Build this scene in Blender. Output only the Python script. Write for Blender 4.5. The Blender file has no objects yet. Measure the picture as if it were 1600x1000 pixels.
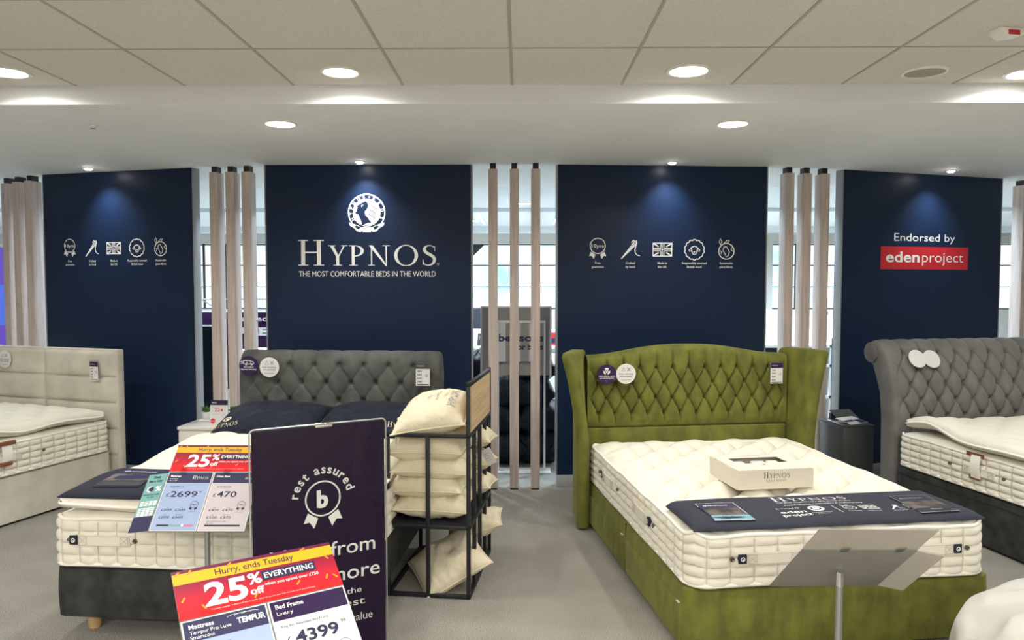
import bpy, bmesh, math, random
from mathutils import Vector, Matrix, noise
R = math.radians
PI = math.pi
scene = bpy.context.scene
COL = scene.collection
random.seed(4)

# ------------------------------------------------------------------ camera
F_PX = 1180.0
cam_d = bpy.data.cameras.new('camera')
cam_d.sensor_width = 36.0
cam_d.lens = F_PX * 36.0 / 1600.0
cam_d.clip_start = 0.05
cam = bpy.data.objects.new('camera', cam_d)
COL.objects.link(cam)
cam.location = (0, 0, 1.73)
cam.rotation_euler = (PI / 2 - math.atan(57 / F_PX), 0, math.atan(12 / F_PX))
scene.camera = cam

# ------------------------------------------------------------------ view and world
vs = scene.view_settings
vs.view_transform = 'Standard'
vs.look = 'None'
vs.gamma = 1.0
vs.use_curve_mapping = False
vs.exposure = 0.42
w = bpy.data.worlds.new('daylight')
scene.world = w
w.use_nodes = True
wb = w.node_tree.nodes['Background']
wn = w.node_tree.nodes.new('ShaderNodeTexNoise')
wn.inputs['Scale'].default_value = 9.0
wn.inputs['Detail'].default_value = 3.0
wr_ = w.node_tree.nodes.new('ShaderNodeValToRGB')
wr_.color_ramp.elements[0].position = 0.36
wr_.color_ramp.elements[1].position = 0.52
wr_.color_ramp.elements[0].color = (0.40, 0.80, 0.93, 1)
wr_.color_ramp.elements[1].color = (0.95, 1.0, 1.0, 1)
wtc = w.node_tree.nodes.new('ShaderNodeTexCoord')
w.node_tree.links.new(wtc.outputs['Generated'], wn.inputs['Vector'])
w.node_tree.links.new(wn.outputs['Fac'], wr_.inputs[0])
w.node_tree.links.new(wr_.outputs[0], wb.inputs[0])
wb.inputs[1].default_value = 1.35

CEIL = 2.83      # tiled ceiling
SOF = 2.724      # plastered soffit
P_BIG = 8.0     # big downlights (W)
P_SOF = 11.5      # downlights in the plaster soffit (W)
P_SPOT = 27.0     # small wall washers (W)
WARM = (1.0, 0.98, 0.94)

def link(o, parent=None):
    COL.objects.link(o)
    if parent is not None:
        o.parent = parent
    return o

def area_lamp(name, loc, power, size, parent=None, color=WARM, spread=160):
    l = bpy.data.lights.new(name, 'AREA')
    l.shape = 'DISK'
    l.size = size
    l.energy = power
    l.color = color
    l.spread = R(spread)
    o = bpy.data.objects.new(name, l)
    o.location = loc
    return link(o, parent)

# unseen downlight rows over the camera, boosted behind it as added front fill
for yy, pw in ((2.1, 5), (0.2, 11), (-1.7, 54), (-3.6, 66), (-6.0, 54)):
    for xx in (-4.5, -2.7, -0.9, 0.9, 2.7, 4.5):
        area_lamp('downlight_or_fill_lamp', (xx, yy, CEIL - 0.01), pw, 0.19)
# unseen cool lamps added behind the partitions to brighten the rear as daylight would
for yy in (8.3, 10.7, 12.7):
    for xx in (-6.8, -3.8, -1.5, 1.5, 3.8, 6.8):
        area_lamp('downlight_or_fill_lamp', (xx, yy, SOF - 0.01), 66, 0.19, color=(0.70, 0.86, 1.0))

# ------------------------------------------------------------------ materials
def mat(name, col, rough=0.5, metal=0.0, var=None, bump=None, sheen=0.0, coat=0.0, spec=0.5, stretch=(1, 1, 1), emis=None):
    m = bpy.data.materials.new(name)
    m.use_nodes = True
    nt = m.node_tree
    b = nt.nodes['Principled BSDF']
    b.inputs['Base Color'].default_value = (*col, 1)
    b.inputs['Roughness'].default_value = rough
    b.inputs['Metallic'].default_value = metal
    b.inputs['Specular IOR Level'].default_value = spec
    if coat:
        b.inputs['Coat Weight'].default_value = coat
        b.inputs['Coat Roughness'].default_value = 0.03
    if sheen:
        b.inputs['Sheen Weight'].default_value = sheen
        b.inputs['Sheen Roughness'].default_value = 0.4
        b.inputs['Sheen Tint'].default_value = (*[min(1, c * 1.5 + 0.1) for c in col], 1)
    if emis:
        b.inputs['Emission Color'].default_value = (*emis[0], 1)
        b.inputs['Emission Strength'].default_value = emis[1]
    if var or bump:
        tc = nt.nodes.new('ShaderNodeTexCoord')
        mp = nt.nodes.new('ShaderNodeMapping')
        mp.inputs['Scale'].default_value = stretch
        nt.links.new(tc.outputs['Object'], mp.inputs[0])
    if var:
        n = nt.nodes.new('ShaderNodeTexNoise')
        n.inputs['Scale'].default_value = var[0]
        n.inputs['Detail'].default_value = var[2] if len(var) > 2 else 4
        nt.links.new(mp.outputs[0], n.inputs['Vector'])
        r = nt.nodes.new('ShaderNodeValToRGB')
        a = var[1]
        r.color_ramp.elements[0].position = 0.35
        r.color_ramp.elements[1].position = 0.65
        r.color_ramp.elements[0].color = (*[c * (1 - a) for c in col], 1)
        r.color_ramp.elements[1].color = (*[min(1, c * (1 + a)) for c in col], 1)
        nt.links.new(n.outputs['Fac'], r.inputs[0])
        nt.links.new(r.outputs[0], b.inputs['Base Color'])
    if bump:
        n2 = nt.nodes.new('ShaderNodeTexNoise')
        n2.inputs['Scale'].default_value = bump[0]
        n2.inputs['Detail'].default_value = 5
        nt.links.new(mp.outputs[0], n2.inputs['Vector'])
        bp = nt.nodes.new('ShaderNodeBump')
        bp.inputs['Strength'].default_value = bump[1]
        bp.inputs['Distance'].default_value = bump[2] if len(bump) > 2 else 0.01
        nt.links.new(n2.outputs['Fac'], bp.inputs['Height'])
        nt.links.new(bp.outputs[0], b.inputs['Normal'])
    return m

def wood(name, c1, c2, scale, axis='Z'):
    m = bpy.data.materials.new(name)
    m.use_nodes = True
    nt = m.node_tree
    b = nt.nodes['Principled BSDF']
    b.inputs['Roughness'].default_value = 0.5
    tc = nt.nodes.new('ShaderNodeTexCoord')
    mp = nt.nodes.new('ShaderNodeMapping')
    s = [14.0, 14.0, 14.0]
    s['XYZ'.index(axis)] = 0.8
    mp.inputs['Scale'].default_value = s
    oi = nt.nodes.new('ShaderNodeObjectInfo')
    ad = nt.nodes.new('ShaderNodeVectorMath')
    ad.operation = 'ADD'
    nt.links.new(tc.outputs['Object'], ad.inputs[0])
    nt.links.new(oi.outputs['Random'], ad.inputs[1])
    nt.links.new(ad.outputs[0], mp.inputs[0])
    n = nt.nodes.new('ShaderNodeTexNoise')
    n.inputs['Scale'].default_value = scale
    n.inputs['Detail'].default_value = 8
    n.inputs['Distortion'].default_value = 1.2
    nt.links.new(mp.outputs[0], n.inputs['Vector'])
    r = nt.nodes.new('ShaderNodeValToRGB')
    r.color_ramp.elements[0].position = 0.36
    r.color_ramp.elements[1].position = 0.62
    r.color_ramp.elements[0].color = (*c1, 1)
    r.color_ramp.elements[1].color = (*c2, 1)
    nt.links.new(n.outputs['Fac'], r.inputs[0])
    nt.links.new(r.outputs[0], b.inputs['Base Color'])
    return m

def carpet_mat():
    m = bpy.data.materials.new('speckled_carpet')
    m.use_nodes = True
    nt = m.node_tree
    b = nt.nodes['Principled BSDF']
    b.inputs['Roughness'].default_value = 0.95
    b.inputs['Specular IOR Level'].default_value = 0.1
    tc = nt.nodes.new('ShaderNodeTexCoord')
    n = nt.nodes.new('ShaderNodeTexNoise')
    n.inputs['Scale'].default_value = 230
    n.inputs['Detail'].default_value = 3
    n2 = nt.nodes.new('ShaderNodeTexNoise')
    n2.inputs['Scale'].default_value = 2.5
    n2.inputs['Detail'].default_value = 5
    nt.links.new(tc.outputs['Object'], n.inputs['Vector'])
    nt.links.new(tc.outputs['Object'], n2.inputs['Vector'])
    r = nt.nodes.new('ShaderNodeValToRGB')
    r.color_ramp.elements[0].position = 0.36
    r.color_ramp.elements[1].position = 0.64
    r.color_ramp.elements[0].color = (0.15, 0.14, 0.12, 1)
    r.color_ramp.elements[1].color = (0.52, 0.49, 0.43, 1)
    nt.links.new(n.outputs['Fac'], r.inputs[0])
    r2 = nt.nodes.new('ShaderNodeValToRGB')
    r2.color_ramp.elements[0].position = 0.3
    r2.color_ramp.elements[1].position = 0.7
    r2.color_ramp.elements[0].color = (0.82, 0.82, 0.82, 1)
    r2.color_ramp.elements[1].color = (1, 1, 1, 1)
    nt.links.new(n2.outputs['Fac'], r2.inputs[0])
    mx = nt.nodes.new('ShaderNodeMix')
    mx.data_type = 'RGBA'
    mx.blend_type = 'MULTIPLY'
    mx.inputs[0].default_value = 1
    nt.links.new(r.outputs[0], mx.inputs[6])
    nt.links.new(r2.outputs[0], mx.inputs[7])
    nt.links.new(mx.outputs[2], b.inputs['Base Color'])
    bp = nt.nodes.new('ShaderNodeBump')
    bp.inputs['Strength'].default_value = 0.5
    bp.inputs['Distance'].default_value = 0.006
    nt.links.new(n.outputs['Fac'], bp.inputs['Height'])
    nt.links.new(bp.outputs[0], b.inputs['Normal'])
    return m

def glass_mat(name, tint=(1, 1, 1), ior=1.45):
    m = bpy.data.materials.new(name)
    m.use_nodes = True
    nt = m.node_tree
    nt.nodes.remove(nt.nodes['Principled BSDF'])
    t = nt.nodes.new('ShaderNodeBsdfTransparent')
    t.inputs[0].default_value = (*tint, 1)
    g = nt.nodes.new('ShaderNodeBsdfGlossy')
    g.inputs['Roughness'].default_value = 0.02
    mx = nt.nodes.new('ShaderNodeMixShader')
    fr = nt.nodes.new('ShaderNodeFresnel')
    fr.inputs['IOR'].default_value = ior
    nt.links.new(fr.outputs[0], mx.inputs[0])
    nt.links.new(t.outputs[0], mx.inputs[1])
    nt.links.new(g.outputs[0], mx.inputs[2])
    nt.links.new(mx.outputs[0], nt.nodes['Material Output'].inputs[0])
    return m

def header_mat():
    """promotional board print: plum at the top running to bright red below"""
    m = bpy.data.materials.new('promo_red_print')
    m.use_nodes = True
    nt = m.node_tree
    b = nt.nodes['Principled BSDF']
    b.inputs['Roughness'].default_value = 0.35
    at = nt.nodes.new('ShaderNodeAttribute')
    at.attribute_name = 'vpos'
    r = nt.nodes.new('ShaderNodeValToRGB')
    r.color_ramp.elements[0].position = 0.05
    r.color_ramp.elements[1].position = 0.85
    r.color_ramp.elements[0].color = (0.85, 0.015, 0.02, 1)
    r.color_ramp.elements[1].color = (0.16, 0.01, 0.06, 1)
    nt.links.new(at.outputs['Fac'], r.inputs[0])
    nt.links.new(r.outputs[0], b.inputs['Base Color'])
    return m

MT = dict(
    tile=mat('ceiling_tile', (0.68, 0.65, 0.595), 0.95, var=(90, 0.05), spec=0.1),
    tbar=mat('ceiling_tbar', (0.42, 0.40, 0.36), 0.6),
    plaster=mat('plaster', (0.80, 0.825, 0.83), 0.8, var=(2, 0.02), spec=0.2),
    plaster_daylit=mat('daylit_plaster', (0.82, 0.87, 0.92), 0.8, spec=0.2),  # bluish daylight put into the white of the rear ceiling
    shopwall=mat('shop_wall_dim', (0.16, 0.155, 0.15), 0.9, spec=0.1),  # unseen front wall, darkened so glossy boards reflect a dim shop
    wallpaint=mat('wall_paint', (0.72, 0.71, 0.67), 0.85, spec=0.2),
    carpet=carpet_mat(),
    navy=mat('navy_board', (0.0082, 0.0210, 0.059), 0.36, spec=0.28, bump=(30, 0.04, 0.003)),
    greytrim=mat('grey_trim', (0.40, 0.42, 0.42), 0.4),
    alu=mat('satin_aluminium', (0.70, 0.71, 0.72), 0.32, 0.7),
    paneledge=mat('grey_panel_edge', (0.30, 0.31, 0.32), 0.45, 0.3),
    white=mat('white_paint', (0.86, 0.85, 0.81), 0.5),
    vinyl=mat('white_vinyl', (0.93, 0.92, 0.88), 0.5),
    redvinyl=mat('red_vinyl', (0.62, 0.018, 0.03), 0.45),
    slat=wood('pale_wood', (0.52, 0.425, 0.385), (0.67, 0.56, 0.51), 2.2, 'Z'),
    oak=wood('oak_board', (0.48, 0.33, 0.18), (0.62, 0.46, 0.27), 2.0, 'Y'),
    feet=wood('beech_feet', (0.50, 0.30, 0.14), (0.60, 0.38, 0.19), 1.0, 'Z'),
    black=mat('black_metal', (0.012, 0.013, 0.018), 0.42),
    cap=mat('black_cap', (0.012, 0.012, 0.012), 0.5),
    olive=mat('olive_velvet', (0.130, 0.136, 0.017), 0.8, var=(11, 0.26, 6), sheen=0.6, bump=(240, 0.12, 0.002), stretch=(1, 1, 0.6)),
    charcoal=mat('charcoal_velvet', (0.024, 0.025, 0.022), 0.75, var=(9, 0.6, 6), sheen=0.25, bump=(240, 0.12, 0.002)),
    smoke=mat('smoke_velvet', (0.082, 0.084, 0.076), 0.75, var=(7, 0.30, 6), sheen=0.3, bump=(240, 0.12, 0.002)),
    grey=mat('grey_velvet', (0.165, 0.163, 0.150), 0.75, var=(6, 0.16, 5), sheen=0.3, bump=(240, 0.12, 0.002)),
    taupe=mat('taupe_velvet', (0.60, 0.565, 0.475), 0.8, var=(5, 0.10, 5), sheen=0.25, bump=(240, 0.12, 0.002)),
    tick=mat('cream_ticking', (0.79, 0.75, 0.635), 0.85, bump=(300, 0.08, 0.002), spec=0.2, sheen=0.1),
    ticktop=mat('cream_damask', (0.80, 0.76, 0.645), 0.8, bump=(22, 0.12, 0.01), spec=0.2, sheen=0.1),
    pipe=mat('cream_piping', (0.90, 0.87, 0.78), 0.7),
    seamthread=mat('stitch', (0.62, 0.58, 0.48), 0.8),
    creaseshade=mat('crease_shade_thread', (0.66, 0.61, 0.49), 0.85),  # darker thread laid in the creases to stand in for their shade
    strapbrown=mat('tan_leather', (0.20, 0.075, 0.03), 0.5),
    eyelet=mat('antique_eyelet', (0.16, 0.14, 0.12), 0.35, 0.8),
    navyfab=mat('navy_fabric', (0.012, 0.014, 0.030), 0.8, bump=(200, 0.1, 0.002)),
    runner=mat('slate_navy_fabric', (0.028, 0.031, 0.048), 0.85, bump=(200, 0.1, 0.002)),
    fur=mat('navy_plush', (0.004, 0.007, 0.019), 0.9, var=(25, 0.5, 5), sheen=0.08, bump=(45, 0.5, 0.012)),
    canvas=mat('cream_cotton', (0.74, 0.66, 0.48), 0.85, bump=(11, 0.5, 0.03), sheen=0.1, spec=0.2),
    ink=mat('dark_ink', (0.03, 0.03, 0.05), 0.6),
    greyink=mat('grey_ink', (0.35, 0.34, 0.33), 0.6),
    navyink=mat('navy_ink', (0.020, 0.020, 0.065), 0.5),
    purple=mat('purple_print', (0.026, 0.008, 0.062), 0.35),
    poster=mat('aubergine_print', (0.022, 0.006, 0.036), 0.45, spec=0.12),
    cardnavy=mat('navy_card_print', (0.036, 0.036, 0.10), 0.4),
    cardblue=mat('pale_blue_print', (0.36, 0.46, 0.68), 0.45),
    cardpink=mat('pale_lilac_print', (0.62, 0.555, 0.58), 0.45),
    cardwhite=mat('white_card', (0.76, 0.75, 0.73), 0.45),
    teal=mat('teal_print', (0.20, 0.44, 0.42), 0.45),
    skyprint=mat('turquoise_print', (0.20, 0.44, 0.50), 0.4),
    photo=mat('photo_print', (0.11, 0.09, 0.08), 0.4, var=(14, 0.8, 3)),
    pinkprint=mat('pink_print', (0.75, 0.18, 0.30), 0.45),
    yellow=mat('yellow_print', (0.86, 0.46, 0.015), 0.4),
    orange=mat('orange_print', (0.95, 0.33, 0.02), 0.4),
    header=header_mat(),
    redprint=mat('red_print', (0.75, 0.03, 0.04), 0.4),
    acrylic=glass_mat('clear_acrylic', (0.93, 0.95, 0.94), 1.22),
    glass=glass_mat('window_glass', (0.93, 0.97, 0.98)),
    signback=mat('grey_plastic_back', (0.20, 0.19, 0.165), 0.28),
    cardback=mat('blank_card_back', (0.44, 0.40, 0.345), 0.6),
    pole=mat('brushed_pole', (0.42, 0.42, 0.41), 0.35, 0.8),
    chrome=mat('chrome', (0.8, 0.8, 0.8), 0.12, 1.0),
    gloss_white=mat('gloss_white', (0.82, 0.79, 0.72), 0.18),
    slate=mat('slate_grey_lacquer', (0.060, 0.066, 0.064), 0.35),
    leaf=mat('leaf_green', (0.055, 0.17, 0.018), 0.5, var=(30, 0.4)),
    pot=mat('white_ceramic', (0.80, 0.79, 0.76), 0.35),
    boxcard=mat('cream_box', (0.80, 0.73, 0.60), 0.5),
    boxin=mat('box_inside', (0.10, 0.09, 0.08), 0.7),
    sheet=mat('white_sheet', (0.56, 0.55, 0.50), 0.75, spec=0.2, sheen=0.1),
    bag=mat('black_polythene', (0.007, 0.009, 0.014), 0.5, bump=(16, 0.6, 0.03), spec=0.25),
    lamp_on=mat('lamp_diffuser', (1, 1, 1), 0.5, emis=((1.0, 0.96, 0.88), 14.0)),
    lamp_cool=mat('lamp_cool', (1, 1, 1), 0.5, emis=((0.95, 0.98, 1.0), 6.0)),
    spot_on=mat('spot_lens', (1, 1, 1), 0.5, emis=((1.0, 0.97, 0.90), 30.0)),
    bluescreen=mat('blue_screen', (0.05, 0.08, 0.5), 0.4, emis=((0.10, 0.20, 0.8), 0.45)),
    purplescreen=mat('violet_screen', (0.10, 0.05, 0.4), 0.4, emis=((0.16, 0.08, 0.55), 0.4)),
    winframe=mat('dark_window_bar', (0.03, 0.035, 0.04), 0.5),
    speakergrey=mat('grey_grille', (0.36, 0.34, 0.30), 0.6),
    red=mat('red_plastic', (0.5, 0.02, 0.03), 0.4),
    plinthblack=mat('black_plinth', (0.02, 0.02, 0.02), 0.7),  # near-black for plinths and seam strips
)

# ------------------------------------------------------------------ mesh helpers
class M:
    def __init__(s):
        s.v = []
        s.f = []
    def add(s, vs_, fs):
        o = len(s.v)
        s.v += [Vector(q) for q in vs_]
        s.f += [[i + o for i in f] for f in fs]
        return s
    def box(s, x0, y0, z0, x1, y1, z1):
        return s.add([(x0, y0, z0), (x1, y0, z0), (x1, y1, z0), (x0, y1, z0), (x0, y0, z1), (x1, y0, z1), (x1, y1, z1), (x0, y1, z1)],
                     [(0, 3, 2, 1), (4, 5, 6, 7), (0, 1, 5, 4), (1, 2, 6, 5), (2, 3, 7, 6), (3, 0, 4, 7)])
    def xbox(s, mtx, x0, y0, z0, x1, y1, z1):
        m = M().box(x0, y0, z0, x1, y1, z1)
        return s.add([mtx @ v for v in m.v], m.f)
    def tube(s, pts, r, n=8, closed=False, caps=True):
        pts = [Vector(p) for p in pts]
        k = len(pts)
        rings = []
        prev = None
        for i, p in enumerate(pts):
            if closed:
                t = pts[(i + 1) % k] - pts[i - 1]
            else:
                t = pts[min(i + 1, k - 1)] - pts[max(i - 1, 0)]
            t.normalize()
            a = prev if prev is not None else (Vector((0, 0, 1)) if abs(t.z) < 0.9 else Vector((1, 0, 0)))
            u = (a - t * a.dot(t)).normalized()
            prev = u
            w_ = t.cross(u)
            rr = r[i] if isinstance(r, (list, tuple)) else r
            rings.append([p + u * (rr * math.cos(2 * PI * j / n)) + w_ * (rr * math.sin(2 * PI * j / n)) for j in range(n)])
        vs_ = [q for ring in rings for q in ring]
        fs = []
        for i in range(k if closed else k - 1):
            i2 = (i + 1) % k
            for j in range(n):
                j2 = (j + 1) % n
                fs.append((i * n + j, i * n + j2, i2 * n + j2, i2 * n + j))
        if caps and not closed:
            fs.append(tuple(range(n))[::-1])
            fs.append(tuple((k - 1) * n + j for j in range(n)))
        return s.add(vs_, fs)
    def lathe(s, prof, c=(0, 0, 0), n=24, mtx=None):
        vs_ = []
        for (r, z) in prof:
            for j in range(n):
                a = 2 * PI * j / n
                q = Vector((r * math.cos(a), r * math.sin(a), z))
                if mtx:
                    q = mtx @ q
                vs_.append(q + Vector(c))
        fs = []
        for i in range(len(prof) - 1):
            for j in range(n):
                j2 = (j + 1) % n
                fs.append((i * n + j, i * n + j2, (i + 1) * n + j2, (i + 1) * n + j))
        fs.append(tuple(range(n))[::-1])
        fs.append(tuple((len(prof) - 1) * n + j for j in range(n)))
        return s.add(vs_, fs)
    def grid(s, nu, nv, fn, flip=False):
        vs_ = [fn(i / nu, j / nv) for j in range(nv + 1) for i in range(nu + 1)]
        fs = []
        for j in range(nv):
            for i in range(nu):
                a = j * (nu + 1) + i
                q = (a, a + 1, a + nu + 2, a + nu + 1)
                fs.append(q[::-1] if flip else q)
        return s.add(vs_, fs)
    def sheet(s, nu, nv, fn, th):
        """a thin closed sheet: top = fn, underside th lower along -z"""
        t = Vector((0, 0, -th)) if not isinstance(th, Vector) else th
        n0 = len(s.v)
        s.grid(nu, nv, fn)
        s.grid(nu, nv, lambda u, v: Vector(fn(u, v)) + t, True)
        k = (nu + 1) * (nv + 1)
        per = [i for i in range(nu + 1)] + [(j + 1) * (nu + 1) + nu for j in range(nv)] + [nv * (nu + 1) + i for i in range(nu - 1, -1, -1)] + [j * (nu + 1) for j in range(nv - 1, 0, -1)]
        for a, b in zip(per, per[1:] + per[:1]):
            s.f.append([n0 + a, n0 + k + a, n0 + k + b, n0 + b])
        return s
    def prism(s, pts, y0, y1):
        """polygon in x,z swept along y"""
        k = len(pts)
        vs_ = [(x, y0, z) for x, z in pts] + [(x, y1, z) for x, z in pts]
        fs = [tuple(range(k)), tuple(range(2 * k - 1, k - 1, -1))]
        for i in range(k):
            j = (i + 1) % k
            fs.append((i, i + k, j + k, j))
        return s.add(vs_, fs)
    def xf(s, mtx):
        s.v = [mtx @ q for q in s.v]
        return s
    def build(s, name, material, parent=None, smooth=None, bev=0.0, seg=2, weld=True, origin=None, rotz=0.0, second=None):
        me = bpy.data.meshes.new(name)
        me.from_pydata([tuple(q) for q in s.v], [], s.f)
        bm = bmesh.new()
        bm.from_mesh(me)
        if second:
            bm.faces.ensure_lookup_table()
            for k in range(second[0], len(bm.faces)):
                bm.faces[k].material_index = 1
        if weld:
            bmesh.ops.remove_doubles(bm, verts=bm.verts, dist=1e-5)
            bmesh.ops.recalc_face_normals(bm, faces=bm.faces)
        if bev > 0:
            es = [e for e in bm.edges if len(e.link_faces) == 2 and e.calc_face_angle(0) > 0.6]
            bmesh.ops.bevel(bm, geom=es, offset=bev, segments=seg, affect='EDGES', profile=0.5, clamp_overlap=True)
        bm.to_mesh(me)
        bm.free()
        if smooth is not None:
            me.shade_smooth()
            me.set_sharp_from_angle(angle=R(smooth))
        elif bev > 0 and seg > 1:
            me.shade_smooth()
            me.set_sharp_from_angle(angle=R(50))
        me.materials.append(material)
        if second:
            me.materials.append(second[1])
        o = bpy.data.objects.new(name, me)
        if origin:
            o.location = origin
        o.rotation_euler.z = rotz
        return link(o, parent)

def thing(name, label, cat, loc=(0, 0, 0), rz=0.0, group=None):
    o = bpy.data.objects.new(name, None)
    o.empty_display_size = 0.1
    link(o)
    o.location = loc
    o.rotation_euler = (0, 0, rz)
    return tag(o, label, cat, group)

def tag(o, label, cat, group=None, kind=None):
    o['label'] = label
    o['category'] = cat
    if group:
        o['group'] = group
    if kind:
        o['kind'] = kind
    return o

def struct(o, label=None, cat=None):
    o['kind'] = 'structure'
    if label:
        o['label'] = label
        o['category'] = cat
    return o

# ------------------------------------------------------------------ flat print (vinyl, ink) built as thin meshes
_txt = {}
def text_mesh(body, bold=0.0, res=3, space=1.0):
    key = (body, bold, res, space)
    if key in _txt:
        return _txt[key]
    cu = bpy.data.curves.new('lettering', 'FONT')
    cu.body = body
    cu.size = 1.0
    cu.offset = bold
    cu.resolution_u = res
    cu.space_character = space
    ob = bpy.data.objects.new('lettering', cu)
    COL.objects.link(ob)
    dg = bpy.context.evaluated_depsgraph_get()
    me = bpy.data.meshes.new_from_object(ob.evaluated_get(dg))
    v = [(q.co.x, q.co.y) for q in me.vertices]
    f = [list(p.vertices) for p in me.polygons]
    bpy.data.objects.remove(ob)
    bpy.data.curves.remove(cu)
    bpy.data.meshes.remove(me)
    _txt[key] = (v, f)
    return v, f

def ell(cx, cy, rx, ry, a0, a1, n):
    return [(cx + rx * math.cos(R(a0 + (a1 - a0) * i / n)), cy + ry * math.sin(R(a0 + (a1 - a0) * i / n))) for i in range(n + 1)]

def ribbon(pts, ws):
    L, Rr = [], []
    n = len(pts)
    for i, (x, y) in enumerate(pts):
        a = pts[max(i - 1, 0)]
        b = pts[min(i + 1, n - 1)]
        dx, dy = b[0] - a[0], b[1] - a[1]
        d = math.hypot(dx, dy) or 1
        w_ = ws[i] / 2
        L.append((x - dy / d * w_, y + dx / d * w_))
        Rr.append((x + dy / d * w_, y - dx / d * w_))
    return [[L[i], L[i + 1], Rr[i + 1], Rr[i]] for i in range(n - 1)]

def rc(x0, y0, x1, y1):
    return [(x0, y0), (x1, y0), (x1, y1), (x0, y1)]

def strip(a, b):
    return [[a[i], a[i + 1], b[i + 1], b[i]] for i in range(len(a) - 1)]

def serif_glyph(c):
    if c == 'H':
        p = [rc(.10, 0, .225, 1), rc(.60, 0, .725, 1), rc(.0, 0, .325, .035), rc(.5, 0, .825, .035), rc(.0, .965, .325, 1), rc(.5, .965, .825, 1), rc(.22, .49, .61, .54)]
        return p, .86
    if c == 'Y':
        p = [[(.06, 1), (.21, 1), (.43, .44), (.32, .44)], rc(.315, 0, .435, .46), [(.62, 1), (.675, 1), (.43, .43), (.385, .47)],
             rc(0, .965, .29, 1), rc(.52, .965, .77, 1), rc(.21, 0, .54, .035)]
        return p, .74
    if c == 'P':
        p = [rc(.10, 0, .22, 1), rc(0, 0, .34, .035), rc(0, .965, .24, 1)]
        p += strip(ell(.23, .725, .36, .275, 90, -90, 14), ell(.23, .73, .235, .23, 90, -90, 14))
        return p, .66
    if c == 'N':
        p = [rc(.11, 0, .16, .93), rc(.70, .05, .75, 1), [(.03, 1), (.19, 1), (.75, .02), (.75, -.03), (.70, -.03)], rc(0, 0, .26, .035), rc(.58, .965, .87, 1)]
        return p, .93
    if c == 'O':
        return strip(ell(.49, .5, .48, .525, 0, 360, 32), ell(.49, .5, .345, .485, 0, 360, 32)), 1.03
    if c == 'S':
        pts = [(.50, .80), (.485, .90), (.40, .965), (.28, .985), (.17, .95), (.105, .86), (.11, .74), (.19, .63), (.32, .54), (.44, .44), (.495, .31), (.46, .15), (.36, .045), (.23, .015), (.11, .06), (.055, .15), (.04, .25)]
        ws = [.03, .04, .045, .05, .08, .11, .125, .135, .14, .135, .125, .11, .08, .05, .045, .04, .03]
        P2, W2 = [], []
        for i in range(len(pts) - 1):
            a, b, c, d = pts[max(i - 1, 0)], pts[i], pts[i + 1], pts[min(i + 2, len(pts) - 1)]
            for k in range(4):
                t = k / 4
                P2.append(tuple(0.5 * (2 * b[j] + (c[j] - a[j]) * t + (2 * a[j] - 5 * b[j] + 4 * c[j] - d[j]) * t * t + (3 * b[j] - a[j] - 3 * c[j] + d[j]) * t ** 3) for j in (0, 1)))
                W2.append(ws[i] + (ws[i + 1] - ws[i]) * t)
        return ribbon(P2 + [pts[-1]], W2 + [ws[-1]]) + [[(.485, .72), (.515, .72), (.515, .97), (.49, .97)], [(.03, .03), (.06, .03), (.06, .29), (.03, .29)]], .56
    return [], .4

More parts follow.
